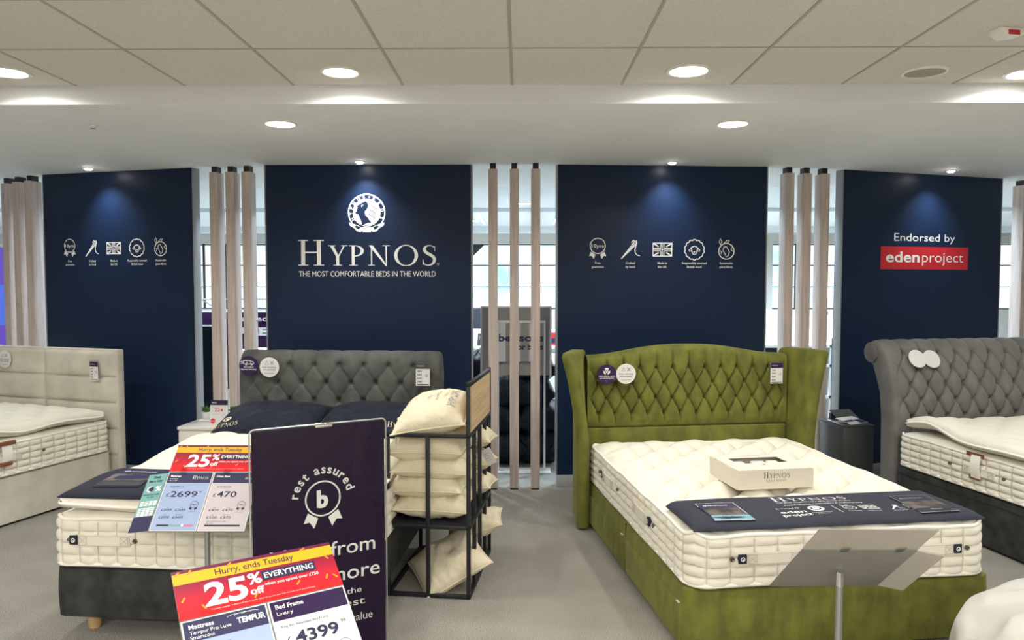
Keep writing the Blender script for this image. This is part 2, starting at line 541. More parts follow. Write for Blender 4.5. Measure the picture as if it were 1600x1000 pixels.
class Print:
    def __init__(s):
        s.v = []
        s.f = []
        s.lay = []
        s.n = 0
    def layer(s, k):
        s.n += 1
        s.lay += [s.n % 14] * k
    def poly(s, pts):
        o = len(s.v)
        s.v += list(pts)
        s.layer(len(pts))
        s.f.append(list(range(o, o + len(pts))))
        return s
    def polys(s, ps):
        for p in ps:
            s.poly(p)
        return s
    def rect(s, x0, y0, x1, y1):
        return s.poly(rc(x0, y0, x1, y1))
    def disc(s, cx, cy, r, n=28, ry=None):
        return s.poly(ell(cx, cy, r, ry or r, 0, 360, n)[:-1])
    def ring(s, cx, cy, r0, r1, n=36, sq=1.0):
        return s.polys(strip(ell(cx, cy, r0, r0 * sq, 0, 360, n), ell(cx, cy, r1, r1 * sq, 0, 360, n)))
    def stroke(s, pts, w_, closed=False):
        if closed:
            pts = list(pts) + [pts[0], pts[1]]
        return s.polys(ribbon(pts, [w_] * len(pts)))
    def text(s, body, x, y, h, w=None, al='c', bold=0.0, res=3, rot=0.0, shear=0.0, space=1.0):
        """baseline y, cap height h; w forces the ink width; al l/c/r"""
        v, f = text_mesh(body, bold, res, space)
        if not v:
            return s
        x0 = min(q[0] for q in v)
        x1 = max(q[0] for q in v)
        k = h / 0.727
        kx = w / (x1 - x0) if w else k
        off = {'l': -x0, 'c': -(x0 + x1) / 2, 'r': -x1}[al]
        o = len(s.v)
        c_, s_ = math.cos(rot), math.sin(rot)
        for (a, b) in v:
            px = (a + off) * kx + b * k * shear
            py = b * k
            s.v.append((x + px * c_ - py * s_, y + px * s_ + py * c_))
        s.f += [[i + o for i in g] for g in f]
        s.layer(len(v))
        return s
    def arc_text(s, body, cx, cy, r, a0, a1, h, bold=0.0, inward=False):
        ws = []
        for ch in body:
            v, _ = text_mesh(ch, bold, 3, 1.0) if ch != ' ' else ([(0, 0), (0.26, 0)], None)
            ws.append(max(q[0] for q in v) - min(q[0] for q in v) + 0.10)
        tot = sum(ws) - ws[0] / 2 - ws[-1] / 2
        acc = -ws[0] / 2
        for i, ch in enumerate(body):
            a = a0 + (a1 - a0) * (acc + ws[i] / 2) / tot
            acc += ws[i]
            x, y = cx + r * math.cos(R(a)), cy + r * math.sin(R(a))
            if ch != ' ':
                s.text(ch, x, y, h, bold=bold, rot=R(a - 90))
        return s
    def serif(s, body, x, y, h, w, small=0.79, gap=.10, flat=False):
        """capital plus small capitals with serifs; x = left, w = whole width"""
        out = []
        px = 0.0
        for i, c in enumerate(body):
            g, gw = serif_glyph(c)
            k = 1.0 if i == 0 else small
            out += [[(px + a * k, b * k) for a, b in p] for p in g]
            px += gw * k + gap * k
        px -= gap * small
        for p in out:
            s.poly([(x + a * w / px, y + b * h) for a, b in p])
        return s
    def build(s, name, material, parent, fn):
        m = M()
        e = 0.002
        for (x, y), k in zip(s.v, s.lay):          # overlapping strokes sit a hair's breadth apart
            q = Vector(fn(x, y))
            nn = (Vector(fn(x + e, y)) - q).cross(Vector(fn(x, y + e)) - q)
            m.v.append(q + (nn.normalized() * (k * 0.00005) if nn.length > 1e-12 else Vector((0, 0, 0))))
        m.f = s.f
        return m.build(name, material, parent, weld=False)

def ribbon_badge(p, cx, cy, r, w_):
    """rosette outline with two ribbon tails"""
    p.ring(cx, cy, r, r - w_)
    for sx in (-1, 1):
        p.poly([(cx + sx * r * .28, cy - r * 1.08), (cx + sx * r * .85, cy - r * .72), (cx + sx * r * 1.08, cy - r * 1.28), (cx + sx * r * .76, cy - r * 1.24), (cx + sx * r * .50, cy - r * 1.62)])
    return p

def icon_badge(p, cx, cy, r, txt='10yrs'):
    ribbon_badge(p, cx, cy + r * .35, r * .8, r * .09)
    p.text(txt, cx, cy + r * .18, r * .36, w=r * 1.24, bold=.012)

def icon_needle(p, cx, cy, r):
    t = r * .11
    p.stroke([(cx - r, cy - r), (cx + r * .45, cy + r * .85), (cx + r * .68, cy + r * .95), (cx + r * .72, cy + r * .65), (cx - r, cy - r)], t)
    p.stroke([(cx - r * .75, cy - r * .75), (cx + r * .5, cy + r * .65)], t * .8)
    p.stroke([(cx + r * .1, cy + r * .72), (cx + r * .3, cy + r * .98), (cx + r * .62, cy + r * .85), (cx + r * .60, cy + r * .4), (cx + r * .5, cy), (cx + r * .55, cy - r * .4), (cx + r * .78, cy - r * .62), (cx + r * 1.05, cy - r * .66)], t)

def icon_flag(p, cx, cy, r):
    t = r * .09
    w_, h = r * 1.05, r * .72
    for (x0, y0, x1, y1) in ((-w_, -h, w_, -h + t), (-w_, h - t, w_, h), (-w_, -h, -w_ + t, h), (w_ - t, -h, w_, h)):
        p.rect(cx + x0, cy + y0, cx + x1, cy + y1)
    for sx in (-1, 1):
        for sy in (-1, 1):
            a, b = r * .16, r * .14
            p.rect(cx + min(sx * a, sx * w_), cy + sy * b - t / 2, cx + max(sx * a, sx * w_), cy + sy * b + t / 2)
            p.rect(cx + sx * a - t / 2, cy + min(sy * b, sy * h), cx + sx * a + t / 2, cy + max(sy * b, sy * h))
            p.stroke([(cx + sx * w_ * .95, cy + sy * h * .92), (cx + sx * w_ * .38, cy + sy * h * .42)], t * 1.6)
    p.rect(cx - w_, cy - t * .3, cx + w_, cy + t * .3)
    p.rect(cx - t * .3, cy - h, cx + t * .3, cy + h)

def icon_sheep(p, cx, cy, r):
    t = r * .10
    pts = []
    for i in range(112):
        a = 2 * PI * i / 112
        rr = r * (.93 + .085 * abs(math.sin(a * 7)))
        pts.append((cx + rr * math.cos(a), cy + rr * math.sin(a)))
    p.stroke(pts, t, True)
    p.stroke([(cx - r * .32, cy + r * .22), (cx, cy + r * .36), (cx + r * .32, cy + r * .22), (cx + r * .26, cy - r * .2), (cx + r * .12, cy - r * .46), (cx - r * .12, cy - r * .46), (cx - r * .26, cy - r * .2)], t, True)
    for sx in (-1, 1):
        p.stroke([(cx + sx * r * .3, cy + r * .18), (cx + sx * r * .56, cy - r * .05), (cx + sx * r * .52, cy - r * .16), (cx + sx * r * .28, cy - r * .1)], t * .9)
    p.poly([(cx - r * .13, cy - r * .16), (cx + r * .13, cy - r * .16), (cx, cy - r * .34)])

def icon_globe(p, cx, cy, r):
    t = r * .10
    cy2 = cy - r * .14
    p.ring(cx, cy2, r * .82, r * .82 - t)
    p.stroke([(cx - r * .28, cy2 + r * .38), (cx - r * .02, cy2 + r * .48), (cx + r * .14, cy2 + r * .22), (cx + r * .30, cy2 - r * .05), (cx + r * .2, cy2 - r * .40), (cx, cy2 - r * .58), (cx - r * .12, cy2 - r * .30), (cx - r * .34, cy2 + r * .06)], t * .8, True)
    p.stroke([(cx - r * .62, cy2 + r * .05), (cx - r * .46, cy2 - r * .1), (cx - r * .58, cy2 - r * .25)], t * .8)
    p.stroke([(cx + r * .62, cy2 + r * .4), (cx + r * .44, cy2 + r * .2), (cx + r * .72, cy2 - r * .05)], t * .8)
    p.stroke([(cx - r * .30, cy + r * .62), (cx + r * .06, cy + r * .92), (cx + r * .30, cy + r * .94), (cx + r * .12, cy + r * .66)], t * .8, True)
    p.stroke([(cx - r * .58, cy + r * .48), (cx - r * .74, cy + r * .78), (cx - r * .62, cy + r * 1.1), (cx - r * .46, cy + r * .78)], t * .8, True)

def icon_row(p, xs, y, r, ycap, h):
    icon_badge(p, xs[0], y, r)
    icon_needle(p, xs[1], y, r * .92)
    icon_flag(p, xs[2], y, r * .95)
    icon_sheep(p, xs[3], y, r * 1.0)
    icon_globe(p, xs[4], y, r * 1.02)
    for x, (a, b) in zip(xs, (('Free', 'guarantee'), ('Crafted', 'by hand'), ('Made in', 'the UK'), ('Responsibly sourced', 'British wool'), ('Sustainable', 'plant fibres'))):
        p.text(a, x, ycap, h, bold=.014, res=2)
        p.text(b, x, ycap - h * 1.75, h, bold=.014, res=2)

def crest(p, q, cx, cy, r):
    """round emblem: p collects white, q collects navy laid over white"""
    p.ring(cx, cy, r, r * .93, 48)
    p.ring(cx, cy, r * .74, r * .70, 48)
    p.disc(cx, cy, r * .68, 48)
    p.arc_text('HYPNOS', cx, cy, r * .755, 206, 100, r * .17, bold=.03)
    p.disc(cx + r * .14, cy + r * .82, r * .045, 10)
    p.arc_text('BEDS', cx, cy, r * .755, 62, -20, r * .17, bold=.03)
    # profile facing left, navy on the white disc
    f = [(520, 318), (480, 332), (430, 360), (385, 388), (362, 402), (342, 420), (372, 433), (356, 446), (362, 462), (338, 478), (352, 492), (345, 512), (318, 530), (330, 552), (385, 575), (400, 620), (428, 680), (444, 735), (440, 780), (500, 748), (560, 722), (632, 722), (592, 690), (568, 640), (520, 592), (500, 545), (502, 505), (530, 480), (556, 440), (568, 392), (550, 345)]
    f = [((a - 535) / 355, (530 - b) / 355) for a, b in f]
    q.poly([(cx + a * r, cy + b * r) for a, b in f])
    for k in range(7):
        y0 = .40 - k * .085
        q.stroke([(cx + (.16 - .012 * k) * r, cy + y0 * r), (cx + (.34 - .01 * k) * r, cy + (y0 - .07) * r), (cx + (.56 - .015 * k) * r, cy + (y0 - .24) * r)], r * (.022 + .012 * (k % 3 == 0)))
    p2 = Print()
    p2.poly([(cx + a * r, cy + b * r) for a, b in ((-.30, .37), (-.22, .42), (-.13, .38), (-.21, .385), (-.27, .345))])
    p2.disc(cx - .255 * r, cy + .325 * r, r * .035, 10)
    p.scarf = p2
    # scroll ends and motto plate
    for sx in (-1, 1):
        p.poly([(cx + sx * a * r, cy + b * r) for a, b in ((.22, -.80), (.62, -.62), (.94, -.52), (.92, -.68), (.66, -.84), (.52, -1.0), (.34, -1.04), (.24, -.98))])
        q.poly([(cx + sx * a * r, cy + b * r) for a, b in ((.34, -.78), (.56, -.68), (.64, -.76), (.44, -.9))])
    p.rect(cx - r * .22, cy - r * .92, cx + r * .22, cy - r * .78)
    p.rect(cx - r * .22, cy - r * 1.05, cx + r * .22, cy - r * .95)

def confetti(p, pts, s):
    for (x, y, a) in pts:
        c_, s_ = math.cos(a) * s, math.sin(a) * s
        p.poly([(x - c_ - s_ * .3, y - s_ + c_ * .3), (x + c_ - s_ * .3, y + s_ + c_ * .3), (x + c_ + s_ * .3, y + s_ - c_ * .3), (x - c_ + s_ * .3, y - s_ - c_ * .3)])

# ================================================================== THE ROOM
o = M().box(-10, -10, -0.05, 10, 15.3, 0).build('floor', MT['carpet'])
struct(o)
o = M().box(-10, -10, CEIL, 10, 4.236, CEIL + 0.05).build('ceiling', MT['tile'])
struct(o)
g = M()
for k in range(-16, 17):
    x = -0.043 + 0.606 * k
    g.box(x - 0.007, -10, CEIL - 0.003, x + 0.007, 4.236, CEIL + 0.001)
for k in range(22):
    y = 3.586 - 0.622 * k
    g.box(-10, y - 0.006, CEIL - 0.0025, 10, y + 0.006, CEIL + 0.001)
struct(g.build('trim_1', MT['tbar'], weld=False))
o = M().box(-10, 4.236, SOF, 10, 7.9, CEIL + 0.05).build('ceiling_soffit', MT['plaster'], bev=0.004)
struct(o)
struct(M().box(-10, 7.9, SOF, 10, 15.3, CEIL + 0.05).build('ceiling_rear', MT['plaster_daylit']))
struct(M().box(-10.1, -10, 0, -10, 15.3, CEIL).build('wall_left', MT['wallpaint']))
struct(M().box(10, -10, 0, 10.1, 15.3, CEIL).build('wall_right', MT['wallpaint']))
struct(M().box(-10, -10.1, 0, 10, -10, CEIL).build('wall_front', MT['shopwall']))
# far wall with its long windows
YW = 15.0
wm = M()
wm.box(-10, YW, 0, 10, YW + 0.2, 1.22)
wm.box(-10, YW, 2.52, 10, YW + 0.2, SOF)
wins = [(-7.6, -4.6), (-4.1, -1.35), (-1.05, 1.35), (1.75, 4.6), (5.0, 7.4), (7.9, 9.8)]
xs = [-10] + [v for ab in wins for v in ab] + [10]
for a, b in zip(xs[0::2], xs[1::2]):
    wm.box(a, YW, 1.22, b, YW + 0.2, 2.52)
struct(wm.build('wall_back', MT['wallpaint'], weld=False))
for i, (a, b) in enumerate(wins):
    wf = M()
    n = max(3, int((b - a) / 0.42))
    wd = 0.02
    for k in range(n + 1):
        x = a + (b - a) * k / n
        wf.box(max(a, x - wd), YW + 0.06, 1.22, min(b, x + wd), YW + 0.1, 2.52)
    for z in (1.22, 1.65, 2.08, 2.49):
        wf.box(a, YW + 0.062, z, b, YW + 0.098, z + 0.022)
    if i == 2:                               # raking heads on the middle window
        for s in (-1, 1):
            cx = (a + b) / 2 + s * (b - a) / 2
            wf.prism([(cx, 2.16), (cx, 2.51), (cx - s * 0.36, 2.51)], YW + 0.055, YW + 0.105)
    fr = wf.build('window_%d' % (i + 1), MT['winframe'], weld=False)
    struct(fr)
    M().box(a, YW + 0.075, 1.22, b, YW + 0.083, 2.52).build('glass_pane', MT['glass'], fr)
struct(M().box(-10, 10.0, SOF - 0.05, 10, 10.25, SOF).build('trim_2', MT['plaster_daylit']))
struct(M().box(-10, 13.2, SOF - 0.10, 10, 13.5, SOF).build('trim_3', MT['plaster_daylit']))
# linear ceiling lights of the rear sales floor
for x, lab in ((-0.58, 'left one of three thin white light strips on the rear ceiling, in the middle gap'), (-0.03, 'middle one of three thin white light strips on the rear ceiling, in the middle gap'), (0.55, 'right one of three thin white light strips on the rear ceiling, in the middle gap')):
    t = thing('linear_light', lab, 'ceiling light', (x, 11.4, SOF), 0, 'light strips on the rear ceiling')
    M().box(-0.016, -1.0, -0.02, 0.016, 1.0, 0).build('housing', MT['white'], t, bev=0.002)
    M().box(-0.012, -0.98, -0.026, 0.012, 0.98, -0.02).build('diffuser', MT['lamp_cool'], t)

# ------------------------------------------------------------------ ceiling fittings
def downlight(x, y, z, r, label, power=P_BIG):
    t = thing('downlight', label, 'ceiling light', (x, y, z), 0, 'recessed ceiling downlights')
    M().lathe([(r * 0.80, 0.0), (r, 0.0), (r * 1.0, -0.006), (r * 0.93, -0.010), (r * 0.84, -0.008), (r * 0.80, 0.0)], n=40).build('trim_ring', MT['white'], t, smooth=40)
    M().lathe([(r * 0.80, -0.002), (r * 0.80, -0.006), (r * 0.6, -0.009), (0.001, -0.011)], n=36).build('diffuser', MT['lamp_on'], t, smooth=60)
    area_lamp('downlight_or_fill_lamp', (0, 0, -0.016), power, r * 1.5, t)
    return t
downlight(-2.669, 3.957, CEIL, 0.115, 'downlight in the tiled ceiling at the far left edge of the picture')
downlight(-0.932, 3.974, CEIL, 0.105, 'brightest tiled ceiling downlight, above and left of the centre ceiling line')
downlight(0.872, 3.969, CEIL, 0.115, 'tiled ceiling downlight with a chrome ring, right of the centre ceiling line')
downlight(2.655, 4.03, CEIL, 0.115, 'downlight in the tiled ceiling cut by the right edge of the picture')
downlight(-1.489, 4.736, SOF, 0.105, 'left downlight in the lower plaster soffit, above the round emblem panel', P_SOF)
downlight(1.325, 4.764, SOF, 0.105, 'right downlight in the lower plaster soffit, above the green bed', P_SOF)
for x, y, lab in ((0.06, 9.4, 'small downlight on the rear ceiling between middle and right slats of the middle gap'), (-0.72, 12.0, 'far downlight on the rear ceiling at the left of the middle gap')):
    downlight(x, y, SOF, 0.09, lab, 14)
for x in (-4.3, 4.15):
    area_lamp('downlight_or_fill_lamp', (x, 4.75, SOF - 0.01), P_SOF, 0.17)

def spotlight(x, y, label, tgt):
    t = thing('spotlight', label, 'spotlight', (x, y, SOF), 0, 'small spotlights along the partition')
    M().lathe([(0.030, 0.0), (0.045, 0.0), (0.044, -0.005), (0.034, -0.008), (0.030, 0.0)], n=28).build('trim_ring', MT['white'], t, smooth=40)
    M().lathe([(0.030, -0.001), (0.030, -0.010), (0.018, -0.018), (0.001, -0.020)], n=20).build('lens', MT['spot_on'], t, smooth=60)
    l = bpy.data.lights.new('spot_lamp', 'SPOT')
    l.energy = P_SPOT
    l.spot_size = R(95)
    l.spot_blend = 1.0
    l.shadow_soft_size = 0.025
    l.color = (0.93, 0.96, 1.0)
    o = bpy.data.objects.new('spot_lamp', l)
    o.location = (0, 0, -0.025)
    d = Vector(tgt) - Vector((x, y, SOF - 0.025))
    o.rotation_euler = d.to_track_quat('-Z', 'Y').to_euler()
    link(o, t)
spotlight(-3.72, 6.53, 'small spotlight over the leftmost navy panel', (-3.62, 6.70, 2.1))
spotlight(-1.305, 6.20, 'small spotlight over the navy panel with the round emblem', (-1.26, 6.37, 2.1))
spotlight(1.250, 6.26, 'small spotlight over the navy icon panel behind the green bed', (1.25, 6.42, 2.1))
spotlight(3.80, 6.75, 'small spotlight over the navy panel with the red sign', (3.74, 6.95, 2.1))

t = thing('ceiling_speaker', 'round grey speaker grille set in the ceiling tiles at upper right', 'speaker', (2.105, 4.005, CEIL))
M().lathe([(0.095, 0.0), (0.112, 0.0), (0.110, -0.007), (0.098, -0.009), (0.095, 0)], n=40).build('rim', MT['white'], t, smooth=40)
M().lathe([(0.097, -0.001), (0.097, -0.005), (0.05, -0.009), (0.001, -0.010)], n=36).build('grille', MT['speakergrey'], t, smooth=50)
t = thing('alarm_sounder', 'white wedge shaped ceiling alarm with a red window at top right', 'alarm', (2.12, 3.36, CEIL), R(12))
M().prism([(-0.070, 0), (0.070, 0), (0.055, -0.025), (-0.025, -0.038), (-0.062, -0.016)], -0.04, 0.04).build('casing', MT['white'], t, bev=0.004)
M().box(-0.035, -0.043, -0.032, 0.022, -0.0405, -0.012).build('window', MT['red'], t)
t = thing('ceiling_sensor', 'tiny white sensor on the plaster soffit at upper left', 'sensor', (-2.677, 4.762, SOF), R(-20))
M().box(-0.03, -0.014, -0.022, 0.03, 0.014, 0).build('casing', MT['white'], t, bev=0.006)
M().box(-0.015, -0.006, -0.026, 0.015, 0.006, -0.022).build('lens', MT['greyink'], t)

# ------------------------------------------------------------------ navy partition panels
def panel(name, A, B, label, th=0.09):
    A = Vector((*A, 0))
    B = Vector((*B, 0))
    d = B - A
    W = d.length
    rz = math.atan2(d.y, d.x)
    c = (A + B) / 2
    t = thing(name, label, 'wall panel', c, rz, 'navy partition panels')
    M().box(-W / 2, 0, 0.10, W / 2, th, SOF).build('board', MT['navy'], t)
    M().box(-W / 2 - 0.012, -0.012, 0.0, W / 2 + 0.012, th + 0.012, 0.10).build('skirting', MT['greytrim'], t, bev=0.004)
    for s in (-1, 1):
        x = s * (W / 2 + 0.004)
        M().box(min(x, x + s * 0.012), 0.001, 0.10, max(x, x + s * 0.012), th, SOF).build('edge_trim', MT['paneledge'], t, bev=0.002)
    return t, (lambda x, y: (x, -0.0015, y)), (lambda x, y: (x, -0.003, y))
t, f1, f2 = panel('partition', (-4.361, 6.92), (-2.826, 6.515), 'leftmost navy panel with a row of five white icons, behind the taupe bed')
p = Print()
icon_row(p, (-0.514, -0.265, -0.028, 0.219, 0.468), 2.045, 0.078, 1.925, 0.018)
p.build('lettering', MT['vinyl'], t, f1)
t, f1, f2 = panel('partition', (-2.131, 6.37), (-0.413, 6.37), 'navy panel with round emblem and large white serif name, behind the dark grey bed')
p, q = Print(), Print()
crest(p, q, -0.014, 2.326, 0.158)
p.scarf.build('lettering', MT['vinyl'], t, lambda x, y: (x, -0.004, y))
p.serif('HYPNOS', -0.597, 1.881, 0.215, 1.165)
p.text('\u00ae', 0.585, 1.884, 0.02)
p.text('THE MOST COMFORTABLE BEDS IN THE WORLD', -0.592, 1.789, 0.047, w=1.157, al='l', bold=.004)
p.build('lettering', MT['vinyl'], t, f1)
q.build('emblem_navy_print', MT['navy'], t, f2)  # navy profile and hair lines printed over the white
t, f1, f2 = panel('partition', (0.326, 6.37), (2.104, 6.51), 'navy panel with a row of five white icons, behind the green bed')
p = Print()
icon_row(p, (-0.559, -0.280, -0.005, 0.272, 0.550), 2.017, 0.085, 1.895, 0.019)
p.build('lettering', MT['vinyl'], t, f1)
t, f1, f2 = panel('partition', (2.839, 6.682), (4.574, 7.264), 'rightmost navy panel with a red name plate, behind the grey scroll bed')
p = Print()
p.text('Endorsed by', 0.0, 2.115, 0.072, w=0.71)
p.build('lettering', MT['vinyl'], t, f1)
Print().rect(-0.502, 1.858, 0.518, 2.064).build('name_plate', MT['redvinyl'], t, f1)
p = Print()
p.text('eden', -0.445, 1.925, 0.098, w=0.385, al='l', bold=.022)
p.text('project', -0.03, 1.925, 0.098, w=0.49, al='l', bold=-.004)
p.build('lettering', MT['vinyl'], t, f2)

# ------------------------------------------------------------------ wooden slats in the gaps
def slat(x, y, rz, label, group):
    t = thing('wooden_slat', label, 'slat', (x, y, 0), rz, group)
    M().box(-0.0375, -0.06, 0.012, 0.0375, 0.06, SOF - 0.05).build('post', MT['slat'], t, bev=0.002)
    M().box(-0.024, -0.04, SOF - 0.05, 0.024, 0.04, SOF).build('cap', MT['cap'], t)
    M().box(-0.034, -0.056, 0, 0.034, 0.056, 0.012).build('foot', MT['cap'], t)
for (x, y, n) in ((-4.84, 7.17, 'left'), (-4.68, 7.09, 'middle'), (-4.515, 7.01, 'right')):
    slat(x, y, R(-16), '%s slat of the three pale wood slats left of the leftmost navy panel' % n, 'slats at the far left')
for (x, y, n) in ((-2.60, 6.50, 'left'), (-2.455, 6.48, 'middle'), (-2.31, 6.46, 'right')):
    slat(x, y, R(-4), '%s slat of the three pale wood slats behind the white bedside table' % n, 'slats in the left gap')
for (x, y, n) in ((-0.222, 6.33, 'left'), (-0.045, 6.33, 'middle'), (0.132, 6.33, 'right')):
    slat(x, y, 0, '%s slat of the three pale wood slats in the middle gap before the black bags' % n, 'slats in the middle gap')
for (x, y, n) in ((2.305, 6.58, 'left'), (2.465, 6.61, 'middle'), (2.63, 6.64, 'right')):
    slat(x, y, R(6), '%s slat of the three pale wood slats beside the green headboard' % n, 'slats in the right gap')
for (x, y, n) in ((4.86, 7.42, 'left'), (5.04, 7.49, 'right')):
    slat(x, y, R(18), '%s slat of the pale wood slats at the right edge, past the red name plate' % n, 'slats at the far right')
# ================================================================== BEDS
def rnd_rect(x, y, hw, y0, y1, r):
    """pull the square corners of a rectangle onto arcs; returns point and outward direction"""
    cx = max(-hw + r, min(hw - r, x))
    cy = max(y0 + r, min(y1 - r, y))
    dx, dy = x - cx, y - cy
    if dx and dy:
        k = max(abs(dx), abs(dy)) / math.hypot(dx, dy)
        dx, dy = dx * k, dy * k
    n = Vector((dx, dy, 0))
    return cx + dx, cy + dy, (n.normalized() if n.length > 1e-9 else Vector((0, 0, 0)))

def perimeter(hw, y0, y1, r, step):
    """square-corner walk, counter-clockwise, starting at head-left"""
    pts = []
    for (a, b) in (((-hw, y1), (-hw, y0)), ((-hw, y0), (hw, y0)), ((hw, y0), (hw, y1)), ((hw, y1), (-hw, y1))):
        d = math.dist(a, b)
        n = int(round(d / step))
        for i in range(n):
            t = i / n
            pts.append((a[0] + (b[0] - a[0]) * t, a[1] + (b[1] - a[1]) * t))
    return pts

def padded_block(L, W, H, r, step, side, top, rows=0):
    """closed soft block: top(x,y)->dz, side(s,z01)->outward"""
    hw = W / 2
    nx, ny = int(round(W / step)), int(round(L / step))
    m = M()
    bm = {}
    def T(u, v):
        x, y = -hw + W * u, L * v
        px, py, n = rnd_rect(x, y, hw, 0, L, r)
        return Vector((px, py, H + top(px, py)))
    m.grid(nx, ny, T)
    m.grid(nx, ny, lambda u, v: Vector((*rnd_rect(-hw + W * u, L * v, hw, 0, L, r)[:2], 0)), True)
    per = perimeter(hw, 0, L, r, step)
    nz = max(6, int(round(H / (step * 0.55))))
    if rows:
        nz = rows * max(4, round(nz / rows))
    s = 0.0
    P = []
    last = None
    for (x, y) in per:
        px, py, n = rnd_rect(x, y, hw, 0, L, r)
        if last:
            s += math.dist(last, (px, py))
        last = (px, py)
        P.append((px, py, n, s))
    k = len(P)
    vs_ = []
    for j in range(nz + 1):
        t = j / nz
        for (px, py, n, s_) in P:
            o = side(s_, t) if 0 < j < nz else 0.0
            z = t * (H + top(px, py))
            vs_.append(Vector((px, py, z)) + n * o)
    fs = []
    for j in range(nz):
        for i in range(k):
            i2 = (i + 1) % k
            fs.append((j * k + i, j * k + i2, (j + 1) * k + i2, (j + 1) * k + i))
    m.add(vs_, fs)
    return m, P

def edge_loop(P, z, out, dz=lambda s, x, y: 0.0):
    return [Vector((x, y, z + dz(s, x, y))) + n * out for (x, y, n, s) in P]

def bumps(x, y, sx, sy, a):
    """deep hand tufted top: soft billows between staggered tufts"""
    u, v = x / sx, y / sy
    A, B = u + v, u - v
    h = math.sqrt(abs(math.sin(PI * A) * math.sin(PI * B)))
    return a * (h - 0.75)

def side_quilt(ps, rows, a, step=0.0105):
    def f(s, t):
        if abs(s - round(s / ps) * ps) <= step * 0.5:
            return 0.004 * math.sin(PI * t)
        q = abs(math.sin(PI * (t * rows))) ** 0.42 * abs(math.sin(PI * s / ps)) ** 0.38
        edge = min(1.0, min(t, 1 - t) / 0.06)
        return a * q * edge + 0.004 * math.sin(PI * t)
    return f

def mattress(label, loc, rz, L, W, H, rows, ps, tuft, r=0.07, handles=(), eyelets=(), handle_tag=True, wave=0.006, group='quilted mattresses', soft=0.03):
    t = thing('mattress', label, 'mattress', loc, rz, group)
    hw = W / 2
    def top(x, y):
        e = min(hw - abs(x), y, L - y)
        k = min(1.0, max(0.0, e / 0.16))
        base = -soft * (1 - min(1, max(0, e / 0.07))) ** 2
        return base + tuft(x, y) * k + 0.004 * noise.noise(Vector((x * 3, y * 3, L + W)))
    m, P = padded_block(L, W, H, r, 0.0105, side_quilt(ps, rows, 0.019), top, rows)
    st = M()
    for k in range(1, int(P[-1][3] / ps) + 1):
        c = min(P, key=lambda q: abs(q[3] - k * ps))
        if c[1] > L - 0.02:
            continue
        st.tube([Vector((c[0], c[1], 0.02 + (H - soft - 0.035) * i / 8)) + c[2] * (0.0035 + 0.004 * math.sin(PI * i / 8)) for i in range(9)], 0.0019, 5)
    nf = len(m.f)
    m.add(st.v, st.f)
    m.build('cover', MT['tick'], t, smooth=75, second=(nf, MT['creaseshade']))
    wv = lambda s, x, y: wave * (math.sin(s * 9.0) + 0.6 * math.sin(s * 23 + 1.0))
    M().tube(edge_loop(P, H - soft + 0.003, 0.003, lambda s, x, y: top(x, y) + soft + 0.4 * wv(s, x, y)), 0.0095, 7, True).build('piping', MT['pipe'], t, smooth=80)
    M().tube(edge_loop(P, 0.011, 0.008, lambda s, x, y: wave * 0.3 * math.sin(s * 9) + 0.003), 0.0105, 7, True).build('piping', MT['pipe'], t, smooth=80)
    def face(side, pos, out):
        if side == 'F':
            return Matrix.Translation((pos, -out, 0))
        if side == 'L':
            return Matrix.Translation((-hw - out, pos, 0)) @ Matrix.Rotation(-PI / 2, 4, 'Z')
        return Matrix.Translation((hw + out, pos, 0)) @ Matrix.Rotation(PI / 2, 4, 'Z')
    zc = H * 0.52
    for (side, pos, flip) in handles:
        mt = face(side, pos, 0.0225)
        h = M().sheet(16, 2, lambda u, v: mt @ Vector(((u - .5) * 0.26, -0.006 * math.sin(PI * u), zc + (v - .5) * 0.052)), mt.to_3x3() @ Vector((0, 0.012, 0)))
        hd = h.build('handle', MT['tick'], t, smooth=50)
        st = M()
        for sx in (-1, 1):
            a, b = sx * 0.125, sx * 0.085
            x0, x1 = min(a, b), max(a, b)
            for (p0, p1) in (((x0, -.018), (x1, .018)), ((x0, .018), (x1, -.018)), ((x0, -.02), (x1, -.02)), ((x0, .02), (x1, .02)), ((x0, -.02), (x0, .02)), ((x1, -.02), (x1, .02))):
                st.tube([mt @ Vector((p0[0], -.0045, zc + p0[1])), mt @ Vector((p1[0], -.0045, zc + p1[1]))], 0.0014, 5)
        for zz in (-.0225, .0225):
            st.tube([mt @ Vector((-0.127, -.003, zc + zz)), mt @ Vector((0, -.008, zc + zz)), mt @ Vector((0.127, -.003, zc + zz))], 0.0014, 5)
        st.build('stitching', MT['seamthread'], hd)
        if handle_tag:
            x = -0.152 * flip
            lb = M().xbox(mt, x - 0.02, -0.004, zc - 0.022, x + 0.02, 0.014, zc + 0.022).build('maker_tag', MT['navyfab'], t, bev=0.002)
            Print().ring(x, zc, 0.011, 0.007, 16).disc(x + 0.002, zc - 0.002, 0.004, 10).build('lettering', MT['vinyl'], lb, lambda a, b: mt @ Vector((a, -0.0055, b)))
    for (side, pos) in eyelets:
        mt = face(side, pos, 0.018)
        q = mt @ Matrix.Translation((0, 0, zc)) @ Matrix.Rotation(PI / 2, 4, 'X')
        M().lathe([(0.011, -0.004), (0.0115, 0.004), (0.008, 0.008), (0.004, 0.007), (0.001, 0.003)], n=16, mtx=q.to_3x3().to_4x4(), c=q.translation).build('eyelet', MT['eyelet'], t, smooth=50)
    return t, top

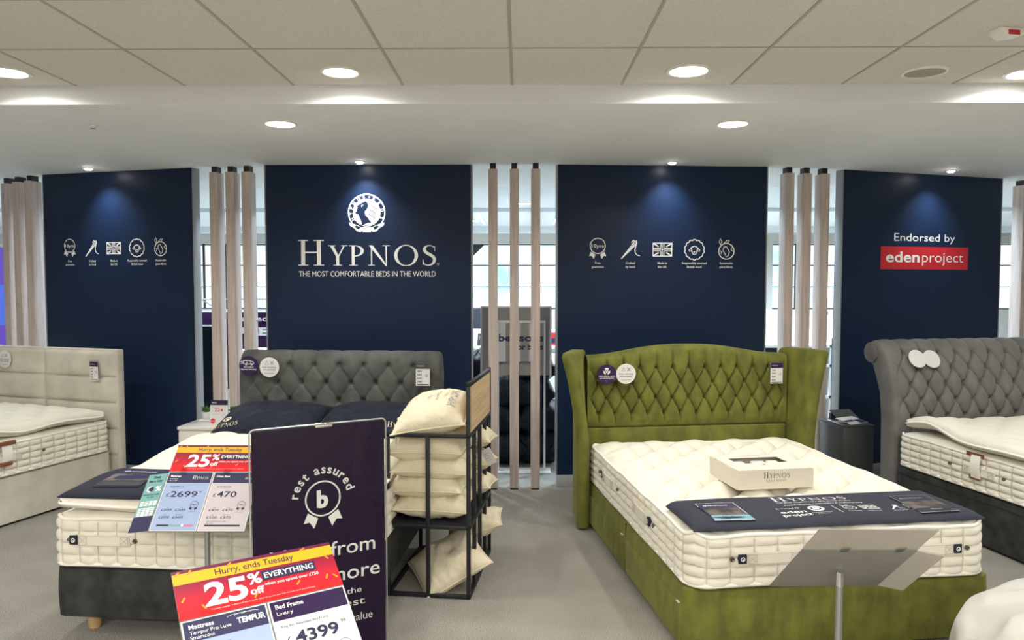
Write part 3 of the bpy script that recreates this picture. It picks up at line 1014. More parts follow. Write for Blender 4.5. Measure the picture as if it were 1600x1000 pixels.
def topper(label, loc, rz, L, W, H, shape, lift, quilt, r=0.05, material='ticktop'):
    """thick stuffed pad; lift(x,y) raises the whole pad, quilt(x,y) shapes the top"""
    t = thing('mattress_topper', label, 'mattress topper', loc, rz, 'mattress toppers')
    hw = W / 2
    def prof(x, y):
        e = max(0.0, min(hw - abs(x), y, L - y))
        k = min(1.0, e / 0.11)
        return math.sqrt(max(0.0, 1 - (1 - k) ** 2)), k
    m = M()
    step = 0.022
    nx, ny = int(W / step), int(L / step)
    def pos(u, v):
        x, y = -hw + W * u, L * v
        px, py, n = rnd_rect(x, y, hw, 0, L, r)
        dx, dy = shape(px, py)
        return px, py, px + dx, py + dy
    def T(u, v):
        a, b, x, y = pos(u, v)
        f, k = prof(a, b)
        return Vector((x, y, lift(a, b) + H * (0.42 + 0.58 * f) + quilt(a, b) * k))
    def B(u, v):
        a, b, x, y = pos(u, v)
        f, k = prof(a, b)
        return Vector((x, y, lift(a, b) + H * 0.42 * (1 - f)))
    m.grid(nx, ny, T)
    m.grid(nx, ny, B, True)
    m.build('pad', MT[material], t, smooth=85)
    per = perimeter(hw, 0, L, r, step)
    pts = []
    for (x, y) in per:
        a, b, _ = rnd_rect(x, y, hw, 0, L, r)
        dx, dy = shape(a, b)
        pts.append(Vector((a + dx, b + dy, lift(a, b) + H * 0.42)))
    M().tube(pts, 0.008, 7, True).build('piping', MT['pipe'], t, smooth=80)
    return t

def soft_base(L, W, z0, z1, bulge=0.006, r=0.03):
    m, P = padded_block(L, W, z1 - z0, r, 0.04, lambda s, t: bulge * math.sin(PI * t), lambda x, y: -0.012 * (1 - min(1, max(0, min(W / 2 - abs(x), y, L - y) / 0.03))) ** 2)
    m.xf(Matrix.Translation((0, 0, z0)))
    return m

# ------------------------------------------------------------------ deep buttoned headboards
def tuft_fn(W, su, rows, A, B, keep=lambda c, k: True):
    """rows = list of heights of the button rows (top first). returns d(u,z) and the button list"""
    pitch = abs(rows[0] - rows[1])
    zt = rows[0]
    nb = []
    for k, z in enumerate(rows):
        off = 0.5 * (k % 2)
        n = int(W / su) + 2
        for c in range(-n, n + 1):
            u = (c + off) * su
            if abs(u) < W / 2 - su * 0.42:
                nb.append((u, z))
    zb = rows[-1]
    last_off = 0.5 * ((len(rows) - 1) % 2)
    def cr(x, wd):
        d = x - round(x)
        return math.exp(-(d / wd) ** 2)
    def d(u, z):
        k = (zt - z) / pitch
        c = u / su
        a, b = c + k / 2, c - k / 2
        pill = (abs(math.sin(PI * a)) * abs(math.sin(PI * b))) ** 0.42
        cre = max(cr(a, 0.05), cr(b, 0.05))
        h = A * (pill - 0.62 * cre)
        if k < 0:
            f = max(0.0, 1 + k * 0.9)
            q = A * (abs(math.sin(PI * c)) ** 0.4 - 0.8 * cr(c, 0.06) * min(1, 0.3 + f))
            h = q * (0.55 + 0.45 * f)
        kk = len(rows) - 1
        if k > kk:
            f = max(0.0, 1 - (k - kk) * 0.9)
            c2 = c - last_off
            h = A * (abs(math.sin(PI * c2)) ** 0.4 - 0.8 * cr(c2, 0.06) * min(1, 0.3 + f)) * (0.4 + 0.6 * f)
        kr = round(k)
        if 0 <= kr < len(rows):
            off = 0.5 * (kr % 2)
            cc = c - off
            du = (cc - round(cc)) * su
            dz = (k - kr) * pitch
            if abs((round(cc) + off) * su) < W / 2 - su * 0.42:
                h -= B * math.exp(-(du * du + dz * dz) / (0.145 * min(su, pitch)) ** 2)
        edge = min(1.0, max(0.0, (W / 2 - abs(u)) / (su * 0.35)))
        return h * edge + A * 0.35 * (1 - edge)
    return d, nb

def buttons(nb, fn, r, material, parent):
    proto = None
    for (u, z) in nb:
        p_, n_ = fn(u, z)
        q = n_.to_track_quat('Z', 'Y').to_matrix().to_4x4()
        if proto is None:
            proto = M().lathe([(r, 0.0), (r * 0.97, r * 0.25), (r * 0.7, r * 0.55), (r * 0.35, r * 0.68), (0.0005, r * 0.7)], n=12).build('button', material, parent, smooth=60)
            o = proto
        else:
            o = proto.copy()
            link(o, parent)
        o.matrix_local = Matrix.Translation(p_) @ q

def scroll_headboard(parent, W, prof, back, su, rows, A, B, material, edge_r=0.04, du=0.0085):
    """prof: (y,z) from bottom to top and over the roll; back: (y,z) closing the loop"""
    # resample the front profile
    P = [Vector((0, *q)) for q in prof]
    seg = [0.0]
    for a, b in zip(P, P[1:]):
        seg.append(seg[-1] + (b - a).length)
    tot = seg[-1]
    n = int(tot / du)
    fr = []
    for i in range(n + 1):
        s = tot * i / n
        k = max(j for j in range(len(seg)) if seg[j] <= s + 1e-9)
        k = min(k, len(P) - 2)
        # catmull-rom for smoothness
        t = (s - seg[k]) / (seg[k + 1] - seg[k])
        p0, p1, p2, p3 = P[max(k - 1, 0)], P[k], P[k + 1], P[min(k + 2, len(P) - 1)]
        q = 0.5 * ((2 * p1) + (p2 - p0) * t + (2 * p0 - 5 * p1 + 4 * p2 - p3) * t * t + (3 * p1 - p0 - 3 * p2 + p3) * t ** 3)
        fr.append((q.y, q.z, s + prof[0][1]))       # third: developed height
    d, nb = tuft_fn(W - 2 * edge_r, su, rows, A, B)
    nrm = []
    for i in range(len(fr)):
        a = fr[max(i - 1, 0)]
        b = fr[min(i + 1, len(fr) - 1)]
        tv = Vector((0, b[0] - a[0], b[1] - a[1])).normalized()
        nrm.append(Vector((0, -tv.z, tv.y)))
    stop = len(fr) - 1
    def surf(u, i):
        y, z, s = fr[i]
        fade = min(1.0, max(0, (tot + prof[0][1] - s) / 0.06))
        e = abs(u) - (W / 2 - edge_r)
        o = -edge_r * (1 - math.sqrt(max(0, 1 - (e / edge_r) ** 2))) if e > 0 else 0.0
        return Vector((u, y, z)) + nrm[i] * (d(u, s) * fade * (1 if e <= 0 else 0.5) + o)
    nu = int(W / du)
    rowsv = [[surf(-W / 2 + W * k / nu, i) for k in range(nu + 1)] for i in range(len(fr))]
    bk = [[Vector((-W / 2 + W * k / nu, y, z)) for k in range(nu + 1)] for (y, z) in back]
    allr = rowsv + bk
    m = M()
    vs_ = [v for rw in allr for v in rw]
    N = nu + 1
    fs = []
    for j in range(len(allr)):
        j2 = (j + 1) % len(allr)
        for i in range(nu):
            fs.append((j * N + i, j * N + i + 1, j2 * N + i + 1, j2 * N + i))
    fs.append([j * N for j in range(len(allr))])
    fs.append([j * N + nu for j in range(len(allr))][::-1])
    m.add(vs_, fs)
    hb = m.build('headboard', material, parent, smooth=60)
    def at(u, s):
        i = min(range(len(fr)), key=lambda k: abs(fr[k][2] - s))
        return surf(u, i) + nrm[i] * 0.004, nrm[i]
    buttons(nb, at, 0.011, material, hb)
    return hb, at

# ---- dark grey buttoned bed (centre left)
DK = ((-1.512, 3.548, 0), R(-4.0))
def world(fr, x, y, z):
    (o, a) = fr
    return Vector((o[0] + x * math.cos(a) - y * math.sin(a), o[1] + x * math.sin(a) + y * math.cos(a), o[2] + z))
bed = thing('bed', 'charcoal velvet divan bed with a dark grey buttoned headboard, behind the purple poster', 'bed', DK[0], DK[1])
L, W = 2.08, 1.5
soft_base(L, W, 0.105, 0.355).build('divan_base', MT['charcoal'], bed, smooth=60)
for (x, y) in ((-0.64, 0.12), (0.64, 0.12), (-0.64, 1.9), (0.64, 1.9), (0.0, 0.12), (0, 1.9)):
    M().lathe([(0.026, 0.0), (0.030, 0.01), (0.038, 0.11)], c=(x, y, 0), n=20).build('leg', MT['feet'], bed, smooth=50)
prof = [(0, .30), (0, .55), (0, .80), (0.0, .98), (0.006, 1.08), (0.025, 1.155), (0.065, 1.205), (0.11, 1.215), (0.15, 1.185), (0.165, 1.14)]
hbm = M()
rows_d = [1.115, 0.977, 0.839, 0.701, 0.563]
hb, at_dark = scroll_headboard(bed, 1.56, prof, [(0.155, 1.05), (0.13, 0.9), (0.12, .30)], 0.19, rows_d, 0.0095, 0.030, MT['smoke'])
hb.location = (0, L + 0.02, 0)
for x in (-0.6, 0.6):
    M().box(x - 0.04, L + 0.05, 0, x + 0.04, L + 0.12, 0.32).build('strut', MT['black'], bed, bev=0.004)
mattress('white quilted mattress on the charcoal divan, behind the 2699 price stand', world(DK, 0, 0.0, 0.355), DK[1], 2.0, 1.5, 0.265, 4, 0.095,
         lambda x, y: bumps(x, y, 0.32, 0.32, 0.02), handles=(('F', -0.49, 1), ('F', 0.44, -1)), eyelets=(('F', -0.665), ('F', -0.335), ('F', 0.03)), r=0.06)
topper('white stuffed topper on the charcoal bed, its corner standing off the mattress', world(DK, 0, 0.0, 0.607), DK[1], 2.0, 1.5, 0.10,
       lambda x, y: (0.018 * math.sin(y * 5), 0.0), lambda x, y: 0.022 * max(0, math.sin(y * 4.2 + 0.6)) * min(1, max(0, (abs(x) - 0.4) / 0.3)) + (0.05 * math.exp(-((x + .55) ** 2 + (y - 1.25) ** 2) / 0.10)),
       lambda x, y: bumps(x, y, 0.36, 0.36, 0.026))

# ---- olive winged bed
GR = ((1.533, 3.531, 0), R(8.0))
bed = thing('bed', 'olive green velvet bed with a winged buttoned headboard', 'bed', GR[0], GR[1])
L, W = 2.0, 1.5
gb = M()
soft_base(L, W + 0.04, 0.015, 0.318, 0.004, 0.045).build('divan_base', MT['olive'], bed, smooth=60)
for (y0, y1) in ((0.06, 0.97), (1.03, 1.94)):
    dr = M().box(-W / 2 - 0.032, y0, 0.035, -W / 2 - 0.012, y1, 0.225).build('drawer', MT['olive'], bed, bev=0.006)
    M().box(-W / 2 - 0.0335, y0 + 0.015, 0.226, -W / 2 - 0.018, y0 + 0.05, 0.229).build('corner_piping', MT['seamthread'], dr)
M().box(-W / 2 - 0.023, 0.994, 0.02, -W / 2 - 0.016, 1.006, 0.31).build('seam', MT['plinthblack'], bed)
# headboard centre
HY = L + 0.05
def arch(u):
    t = min(1.0, abs(u) / 0.74)
    return 1.205 + 0.075 * (0.5 + 0.5 * math.cos(PI * t ** 1.25))
rows_g = [1.115, 1.005, 0.895, 0.785]
dfn, nb = tuft_fn(1.52, 0.124, rows_g, 0.019, 0.028)
HWg = 0.765
z_bot = 0.68
def gsurf(u, z):
    zt = arch(u)
    e = zt - z
    o = -0.05 * (1 - math.sqrt(max(0, 1 - (1 - min(1, max(0, e) / 0.05)) ** 2)))
    e2 = z - z_bot
    o2 = -0.02 * (1 - math.sqrt(max(0, 1 - (1 - min(1, max(0, e2) / 0.02)) ** 2)))
    return Vector((u, -(dfn(u, z) * min(1, e / 0.08 + .15) * min(1, e2 / 0.05) + o + o2), z))
m = M()
nu, nv = 250, 104
m.grid(nu, nv, lambda a, b: gsurf(-HWg + 2 * HWg * a, z_bot + (arch(-HWg + 2 * HWg * a) - z_bot) * b))
m.grid(nu, nv, lambda a, b: Vector((-HWg + 2 * HWg * a, 0.11, z_bot + (arch(-HWg + 2 * HWg * a) - z_bot) * b)), True)
for b in (0, 1):
    m.grid(nu, 4, lambda a, c, b=b: gsurf(-HWg + 2 * HWg * a, z_bot + (arch(-HWg + 2 * HWg * a) - z_bot) * b).lerp(Vector((-HWg + 2 * HWg * a, 0.11, z_bot + (arch(-HWg + 2 * HWg * a) - z_bot) * b)), c), b == 0)
hb = m.build('headboard', MT['olive'], bed, smooth=60)
hb.location = (0, HY, 0)
def gat(u, z):
    p_ = gsurf(u, z)
    return p_ + Vector((0, -0.004, 0)), Vector((0, -1, 0))
buttons(nb, gat, 0.010, MT['olive'], hb)
M().box(-HWg, HY - 0.005, 0.02, HWg, HY + 0.10, z_bot - 0.002).build('lower_rail', MT['olive'], bed, bev=0.012)
for s in (-1, 1):
    wm_ = M()
    nt_ = 40
    ncs = 24
    def ring(t, s=s):
        """closed section of the wing in plan at height share t"""
        z = 0.02 + (1.215 - 0.02) * t
        fl = 0.018 + 0.112 * max(0, (z - 0.45) / 0.77) ** 2.0
        ax, ay = HWg - 0.012, 0.11                       # back
        bx, by = HWg + 0.01 + fl, -0.20                  # front
        th = 0.045
        d_ = Vector((bx - ax, by - ay)).normalized()
        n_ = Vector((-d_.y, d_.x))
        pts = []
        for k in range(5):
            pts.append(Vector((ax, ay)).lerp(Vector((bx, by)), k / 4) - n_ * 0)
        for k in range(9):
            a = PI * k / 8
            pts.append(Vector((bx, by)) + d_ * (th * math.sin(a)) + n_ * (th * (1 - math.cos(a))))
        for k in range(5):
            pts.append((Vector((bx, by)).lerp(Vector((ax, ay)), k / 4)) + n_ * (2 * th))
        lift = [0.0] * len(pts)
        return [Vector((s * q.x, HY + q.y, z)) for q in pts]
    rings = [ring(k / nt_) for k in range(nt_ + 1)]
    # rounded shoulder on top
    for k, (dz, sc) in enumerate(((0.018, 0.86), (0.028, 0.6), (0.031, 0.25))):
        c = sum(rings[nt_], Vector()) / len(rings[nt_])
        rings.append([Vector((c.x + (q.x - c.x) * (1 - (1 - sc) * 0.35), c.y + (q.y - c.y) * (1 - (1 - sc) * 0.22), q.z + dz)) for q in rings[nt_]])
    k = len(rings[0])
    vs_ = [q for rg in rings for q in rg]
    fs = []
    for j in range(len(rings) - 1):
        for i in range(k):
            i2 = (i + 1) % k
            fs.append((j * k + i, j * k + i2, (j + 1) * k + i2, (j + 1) * k + i))
    fs.append(list(range(k))[::-1])
    fs.append([(len(rings) - 1) * k + i for i in range(k)])
    wm_.add(vs_, fs)
    wm_.build('wing', MT['olive'], bed, smooth=50)
mt_g, top_g = mattress('thick white tufted mattress on the olive green bed', world(GR, 0, 0.0, 0.318), GR[1], 2.0, 1.5, 0.272, 5, 0.118,
         lambda x, y: bumps(x, y, 0.30, 0.30, 0.095), handles=(('F', -0.36, 1), ('F', 0.42, -1), ('L', 0.72, -1), ('L', 1.42, 1)),
         eyelets=(('F', -0.56), ('F', 0.625), ('L', 0.50), ('L', 1.2), ('L', 1.65)), r=0.10, wave=0.008)

# ---- taupe panelled bed (far left)
TP = ((-4.705, 4.468, 0), R(-18.07))
bed = thing('bed', 'taupe fabric divan bed with a plain panelled headboard at the left edge', 'bed', TP[0], TP[1])
L, W = 2.0, 1.5
soft_base(L, W, 0.02, 0.358, 0.003).build('divan_base', MT['taupe'], bed, smooth=60)
M().box(-W / 2 + 0.02, 0.02, 0.0, W / 2 - 0.02, L, 0.022).build('plinth', MT['plinthblack'], bed)
fr = M()
fr.box(-0.80, L + 0.04, 0.01, 0.80, L + 0.11, 1.185)
hb = fr.build('headboard', MT['taupe'], bed, bev=0.010)
pd = M()
for r_ in range(4):
    z0 = 1.170 - 0.215 * (r_ + 1)
    for c_ in range(2):
        x0 = -0.78 + 0.78 * c_
        def cush(u, v, x0=x0, z0=z0):
            k = (math.sin(PI * u) * math.sin(PI * v)) ** 0.28
            return Vector((x0 + 0.78 * u, L + 0.04 - 0.032 * k, z0 + 0.215 * v))
        pp = M().grid(26, 14, cush)
        pp.build('cushion_panel', MT['taupe'], hb, smooth=60)
mattress('white quilted mattress on the taupe divan at the left edge', world(TP, 0, 0.0, 0.358), TP[1], 1.98, 1.5, 0.26, 5, 0.10,
         lambda x, y: 0.0, handles=(('R', 1.07, 1),), eyelets=(('R', 0.72), ('R', 1.38)), r=0.05, handle_tag=False, wave=0.004)
def tlift(x, y):
    e = max(0.0, (x - 0.35) / 0.4)
    return 0.02 + e * (0.035 * max(0, math.sin(y * 3.4 - 1.1)) + 0.012 * math.sin(y * 9))
topper('puffy white topper lying loose on the taupe bed', world(TP, -0.01, 0.0, 0.60), TP[1], 1.97, 1.5, 0.10,
       lambda x, y: (0.03 * math.sin(y * 4.1 + 1.0) * (1 if x > 0 else 0) * abs(x), 0), tlift, lambda x, y: bumps(x, y, 0.26, 0.26, 0.03) + 0.006 * noise.noise(Vector((x * 14, y * 5, 2))))
def strap(label, fr, side, pos, z0, z1, W):
    t = thing('carry_strap', label, 'strap', world(fr, side * (W / 2 + 0.026), pos, 0), fr[1], 'cream straps with leather ends')
    m = M().sheet(3, 14, lambda u, v: Vector((side * (0.012 * math.sin(PI * v)), (u - .5) * 0.075 + side * 0.01, z0 + (z1 - z0) * v)), Vector((side * 0.006, 0, 0)))
    m.build('webbing', MT['pipe'], t, smooth=50)
    for (z, k) in ((z0, 0.045), (z1, 0.075)):
        M().box(-0.004, -k, z - 0.012, 0.012 * side + 0.008, k, z + 0.016).build('leather_end', MT['strapbrown'], t, bev=0.004)
strap('cream strap with tan leather ends hanging on the taupe bed mattress', TP, 1, 1.07, 0.455, 0.60, 1.5)

# ---- grey scroll bed (far right)
RG = ((4.014, 3.90, 0), R(11.6))
bed = thing('bed', 'grey velvet bed with a deep buttoned scroll headboard at the right edge', 'bed', RG[0], RG[1])
soft_base(L, W + 0.02, 0.02, 0.355, 0.003).build('divan_base', MT['charcoal'], bed, smooth=60)
M().box(-W / 2 - 0.016, 0.02, 0.30, -W / 2 + 0.02, L - 0.02, 0.306).build('seam', MT['plinthblack'], bed)
prof = [(0, .05), (0, .45), (0, .75), (0.008, .88), (0.03, 1.0), (0.07, 1.11), (0.125, 1.205), (0.19, 1.262), (0.26, 1.275), (0.325, 1.245), (0.355, 1.18), (0.335, 1.115), (0.28, 1.09)]
hb, at_grey = scroll_headboard(bed, 1.58, prof, [(0.235, 1.08), (0.20, 1.0), (0.15, .88), (0.13, .7), (0.12, .05)], 0.155, [1.215, 1.085, 0.955, 0.825, 0.695], 0.022, 0.034, MT['grey'])
hb.location = (0.02, L + 0.05, 0)
# round face of the roll on its left end
m = M()
q = Matrix.Rotation(-PI / 2, 4, 'Y')
m.lathe([(0.078, 0), (0.08, 0.008), (0.06, 0.016), (0.0008, 0.018)], n=32, mtx=q, c=(-0.79, 0.262, 1.185))
m.build('scroll_end', MT['grey'], hb, smooth=50)
mattress('white quilted mattress on the grey scroll bed at the right edge', world(RG, 0, 0.0, 0.357), RG[1], 1.98, 1.5, 0.262, 5, 0.10,
         lambda x, y: 0.0, handles=(('L', 1.22, 1),), eyelets=(('L', 1.02), ('L', 1.47)), r=0.05, handle_tag=False, wave=0.004)
def glift(x, y):
    e = max(0.0, (-x - 0.35) / 0.4)
    return 0.015 + e * (0.05 * math.exp(-((y - 1.75) / 0.22) ** 2) + 0.008 * math.sin(y * 8))
topper('puffy white topper on the grey scroll bed', world(RG, 0.0, 0.0, 0.603), RG[1], 1.97, 1.5, 0.10,
       lambda x, y: (0.035 * math.sin(y * 4.6) * abs(x) * (1 if x < 0 else 0), 0), glift, lambda x, y: bumps(x, y, 0.30, 0.26, 0.028) + 0.006 * noise.noise(Vector((x * 14, y * 5, 7))))
strap('cream strap with tan leather ends hanging on the grey bed mattress', RG, -1, 1.24, 0.45, 0.60, 1.5)

# ------------------------------------------------------------------ cards and tags on the headboards
def round_card(label, P_, n, r, material, style):
    t = thing('round_card', label, 'round card', P_, math.atan2(n[0], -n[1]), 'round cards on the headboards')
    tl = math.atan2(n[2], math.hypot(n[0], n[1]))
    mt = Matrix.Rotation(-tl, 4, 'X')
    q = mt @ Matrix.Rotation(PI / 2, 4, 'X')
    M().lathe([(r * 0.985, 0.0), (r, 0.001), (r, 0.003), (r * 0.985, 0.004), (0.001, 0.004)], n=40, mtx=q).build('disc', material, t, smooth=30)
    fn = lambda x, y: mt @ Vector((x, -0.0048, y))
    p = Print()
    if style == 'truck':
        p.stroke([(-.5 * r, .18 * r), (-.5 * r, .52 * r), (.18 * r, .52 * r), (.18 * r, .18 * r)], r * .06, True)
        p.stroke([(.18 * r, .44 * r), (.42 * r, .44 * r), (.54 * r, .30 * r), (.54 * r, .18 * r), (.18 * r, .18 * r)], r * .06)
        for x in (-.26, .32):
            p.ring(x * r, .15 * r, .11 * r, .05 * r, 14)
        p.text('b', -.14 * r, .28 * r, .16 * r, bold=.02)
        for k in range(3):
            p.rect(-.8 * r, (.44 - .1 * k) * r, (-.56 + .04 * k) * r, (.48 - .1 * k) * r)
        p.text('Ask us about', 0, -.18 * r, .14 * r, bold=.02)
        p.text('Express Delivery', 0, -.42 * r, .14 * r, w=1.6 * r, bold=.02)
        ink = MT['vinyl']
    elif style == 'recycle':
        for k in range(3):
            a = R(90 + 120 * k)
            p.stroke([(.30 * r * math.cos(a + d) , .32 * r + .30 * r * math.sin(a + d)) for d in (-.75, -.3, .3, .7)], r * .1)
            p.ring(.12 * r * math.cos(a), .32 * r + .12 * r * math.sin(a), .12 * r, .07 * r, 12)
        p.text('We\u2019ll collect & recycle', 0, -.20 * r, .11 * r, w=1.6 * r, bold=.02)
        p.text('your old bed for free', 0, -.40 * r, .11 * r, w=1.45 * r, bold=.02)
        p.text('Ask us', 0, -.66 * r, .07 * r)
        ink = MT['vinyl']
    elif style == 'free':
        p.stroke([(-.42 * r, .28 * r), (-.24 * r, .62 * r), (-.06 * r, .28 * r)], r * .07, True)
        p.stroke([(.12 * r, .62 * r), (.44 * r, .28 * r)], r * .09)
        p.stroke([(.44 * r, .62 * r), (.12 * r, .28 * r)], r * .09)
        p.build('lettering', MT['greyink'], t, fn)
        p = Print()
        p.text('Free recycling', 0, -.06 * r, .15 * r, w=1.4 * r, bold=.01)
        p.text('and assembly', 0, -.30 * r, .15 * r, w=1.3 * r, bold=.01)
        p.rect(-.5 * r, -.62 * r, .5 * r, -.59 * r)
        ink = MT['ink']
    else:
        return t
    p.build('lettering', ink, t, fn)
    return t

def price_tag(label, P_, rz, w_, h, top, lines, tilt=0.0):
    t = thing('price_tag', label, 'price tag', P_, rz, 'price tags on the headboards')
    mt = Matrix.Rotation(tilt, 4, 'X')
    M().xbox(mt, -w_ / 2 - 0.003, -0.001, -h - 0.003, w_ / 2 + 0.003, 0.001, 0.014).build('clear_sleeve', MT['acrylic'], t)
    M().xbox(mt, -w_ / 2, -0.0035, -h, w_ / 2, -0.0015, 0).build('card', MT['cardwhite'], t)
    fn = lambda x, y: mt @ Vector((x, -0.0045, y))
    Print().rect(-w_ / 2, -h * 0.26, w_ / 2, 0).build('header_band', top, t, fn)
    p = Print()
    for k, s in enumerate(lines):
        p.text(s, -w_ * 0.40, -h * (0.40 + 0.155 * k), h * 0.075, w=w_ * .32, al='l', bold=.015, res=2)
    p.rect(-w_ * .42, -h * .955, w_ * .42, -h * .925)
    p.ring(w_ * .28, -h * .55, w_ * .09, w_ * .065, 14)
    p.build('lettering', MT['ink'], t, fn)
    Print().text('Headboard', -w_ * .4, -h * .15, h * .05, al='l', res=2).build('lettering', MT['vinyl'], t, lambda x, y: mt @ Vector((x, -0.0055, y)))
    return t

def on_board(at, hb, bedfr, u, s, off):
    p_, n_ = at(u, s)
    p_ = p_ + n_ * off + hb.location
    a = bedfr[1]
    return world(bedfr, *p_), Vector((n_.x * math.cos(a) - n_.y * math.sin(a), n_.x * math.sin(a) + n_.y * math.cos(a), n_.z))
HBd = [c for c in bpy.data.objects if c.name.startswith('headboard')]
def hb_of(k):
    return HBd[k]
for (u, s, m_, st, lab) in ((-0.678, 1.098, MT['purple'], 'truck', 'purple round card with a white van, on the dark grey headboard'), (-0.518, 1.096, MT['cardwhite'], 'free', 'white round card on the dark grey headboard beside the purple one')):
    P_, n_ = on_board(at_dark, HBd[0], DK, u, s, 0.03)
    round_card(lab, P_, Vector((n_.x, n_.y, 0)), 0.075, m_, st)
for (u, z, m_, st, lab) in ((-0.635, 1.075, MT['purple'], 'recycle', 'purple round card with a white recycling sign, on the green headboard'), (-0.492, 1.078, MT['cardwhite'], 'free', 'white round card on the green headboard beside the purple one')):
    P_ = world(GR, u, HY - 0.052, z)
    round_card(lab, P_, (math.sin(GR[1]), -math.cos(GR[1]), 0), 0.073, m_, st)
for (u, s, lab) in ((-0.56, 1.14, 'left one of two blank white round cards on the grey scroll headboard'), (-0.425, 1.14, 'right one of two blank white round cards on the grey scroll headboard')):
    P_, n_ = on_board(at_grey, HBd[3], RG, u, s, 0.032)
    round_card(lab, P_, n_, 0.073, MT['cardwhite'], '')
P_ = world(TP, -0.40, L - 0.008, 1.075)
round_card('white round card on the taupe headboard at the left edge', P_, (math.sin(TP[1]), -math.cos(TP[1]), 0), 0.075, MT['cardwhite'], 'free')
price_tag('white price tag hanging on the taupe headboard', world(TP, 0.60, L - 0.005, 1.085), TP[1], 0.085, 0.155, MT['purple'], ('449', '449', '499', '549'))
P_, n_ = on_board(at_dark, HBd[0], DK, 0.655, 1.125, 0.05)
price_tag('white price tag hanging on the dark grey headboard', P_, DK[1], 0.105, 0.17, MT['slate'], ('499', '549', '649', '799'))
price_tag('white price tag hanging on the green headboard', world(GR, 0.655, HY - 0.058, 1.145), GR[1], 0.095, 0.155, MT['purple'], ('749', '749', '899', '899'))
# ================================================================== PILLOWS, RUNNERS, BOX
def pillow_mesh(W, D, H, seed, wr=0.012, n=34, flat=0.0, pull=0.05):
    def xy(u, v):
        a, b = 2 * u - 1, 2 * v - 1
        k = 1 - pull * (1 - abs(b) ** 2.5) * (abs(a) ** 3)
        k2 = 1 - pull * (1 - abs(a) ** 2.5) * (abs(b) ** 3)
        return a, b, a * W / 2 * k, b * D / 2 * k2
    def hz(a, b):
        return (max(0, 1 - abs(a) ** 3.0) * max(0, 1 - abs(b) ** 3.0)) ** 0.55
    def wrk(x, y, h, s):
        return wr * h * (noise.noise(Vector((x * 9 + seed, y * 9, s))) + 0.6 * abs(noise.noise(Vector((x * 20, y * 6 + seed, s)))))
    def T(u, v):
        a, b, x, y = xy(u, v)
        h = hz(a, b)
        return Vector((x, y, H * 0.58 * h + wrk(x, y, h, 1)))
    def B(u, v):
        a, b, x, y = xy(u, v)
        h = hz(a, b)
        return Vector((x, y, -H * (0.42 - flat) * h + wrk(x, y, h, 5)))
    m = M().grid(n, n, T)
    m.grid(n, n, B, True)
    return m, T
def pillow(name, label, cat, mtx, W, D, H, seed, material, group, wr=0.012, pull=0.05):
    """mtx: world matrix of the pillow"""
    t = thing(name, label, cat, mtx.translation, 0, group)
    r = mtx.to_3x3().to_4x4()
    m, T = pillow_mesh(W, D, H, seed, wr, pull=pull)
    m.xf(r).build('cover', material, t, smooth=80)
    seam = []
    for k in range(4 * 24):
        s, q = divmod(k, 24)
        f = q / 24
        u, v = ((f, 0), (1, f), (1 - f, 1), (0, 1 - f))[s]
        seam.append(r @ T(u, v))
    M().tube(seam, 0.004, 6, True).build('seam', material, t, smooth=80)
    def onto(x, y):
        u, v = x / W + 0.5, y / D + 0.5
        return r @ (T(min(max(u, 0), 1), min(max(v, 0), 1)) + Vector((0, 0, 0.0035)))
    return t, onto

def MX(fr, x, y, z, rx=0, ry=0, rz=0):
    return Matrix.Translation(world(fr, x, y, z)) @ Matrix.Rotation(fr[1] + rz, 4, 'Z') @ Matrix.Rotation(ry, 4, 'Y') @ Matrix.Rotation(rx, 4, 'X')

for (x, y, rz, tx, lab, sd) in ((-0.315, 1.62, R(4), -0.26, 'left navy plush pillow leaning on the dark grey headboard, its corner past the bed edge', 3), (0.38, 1.66, R(-2), 0.25, 'right navy plush pillow leaning on the dark grey headboard, behind the cream pillow rack', 8)):
    t, onto = pillow('pillow', lab, 'pillow', MX(DK, x, y, 0.775, R(12), 0, rz), 0.72, 0.54, 0.165, sd, MT['fur'], 'navy plush pillows', 0.02)
    p = Print()
    p.serif('HYPNOS', tx - 0.085, -0.225, 0.042, 0.18)
    p.ring(tx, -0.145, 0.030, 0.019, 20).disc(tx + 0.004, -0.147, 0.013, 12)
    p.build('lettering', MT['canvas'], t, onto)

# runner on the green bed
def gz(u, v):
    e = min(0.75 - abs(u), v)
    return 0.318 + 0.272 + 0.029 + 0.004 * math.sin(u * 9 + 1) * math.sin(v * 11) - 0.034 * (1 - min(1, max(0, e / 0.075))) ** 2
t = thing('bed_runner', 'slate navy runner with white print lying across the foot of the green bed', 'bed runner', GR[0], GR[1])
def rf(u, v):
    x = (u - .5) * 1.475
    y = 0.006 + 0.40 * v + 0.012 * math.sin(u * 14) * v + 0.02 * (u - .5) * v
    return Vector((x, y, gz(x, y)))
M().sheet(74, 20, rf, 0.004).build('cloth', MT['runner'], t, smooth=60)
on = lambda d: (lambda x, y: (x, y, gz(x, y) + d))
p = Print()
p.serif('HYPNOS', -0.20, 0.305, 0.062, 0.40)
p.text('THE MOST COMFORTABLE BEDS IN THE WORLD', 0.0, 0.272, 0.014, w=0.40, bold=.004, res=2)
p.text('Award-winning sustainability & craftsmanship', 0.03, 0.232, 0.016, w=0.42, bold=.01, res=2)
p.text('Endorsed by', -0.185, 0.185, 0.014, w=0.12, res=2)
p.text('eden', -0.185, 0.12, 0.036, w=0.13, bold=.02)
p.text('project', -0.185, 0.072, 0.036, w=0.15, bold=.02)
p.ring(-0.05, 0.165, 0.040, 0.026, 24).disc(-0.05, 0.165, 0.018, 16)
p.text('Responsibly sourced', -0.05, 0.10, 0.010, w=0.10, res=2)
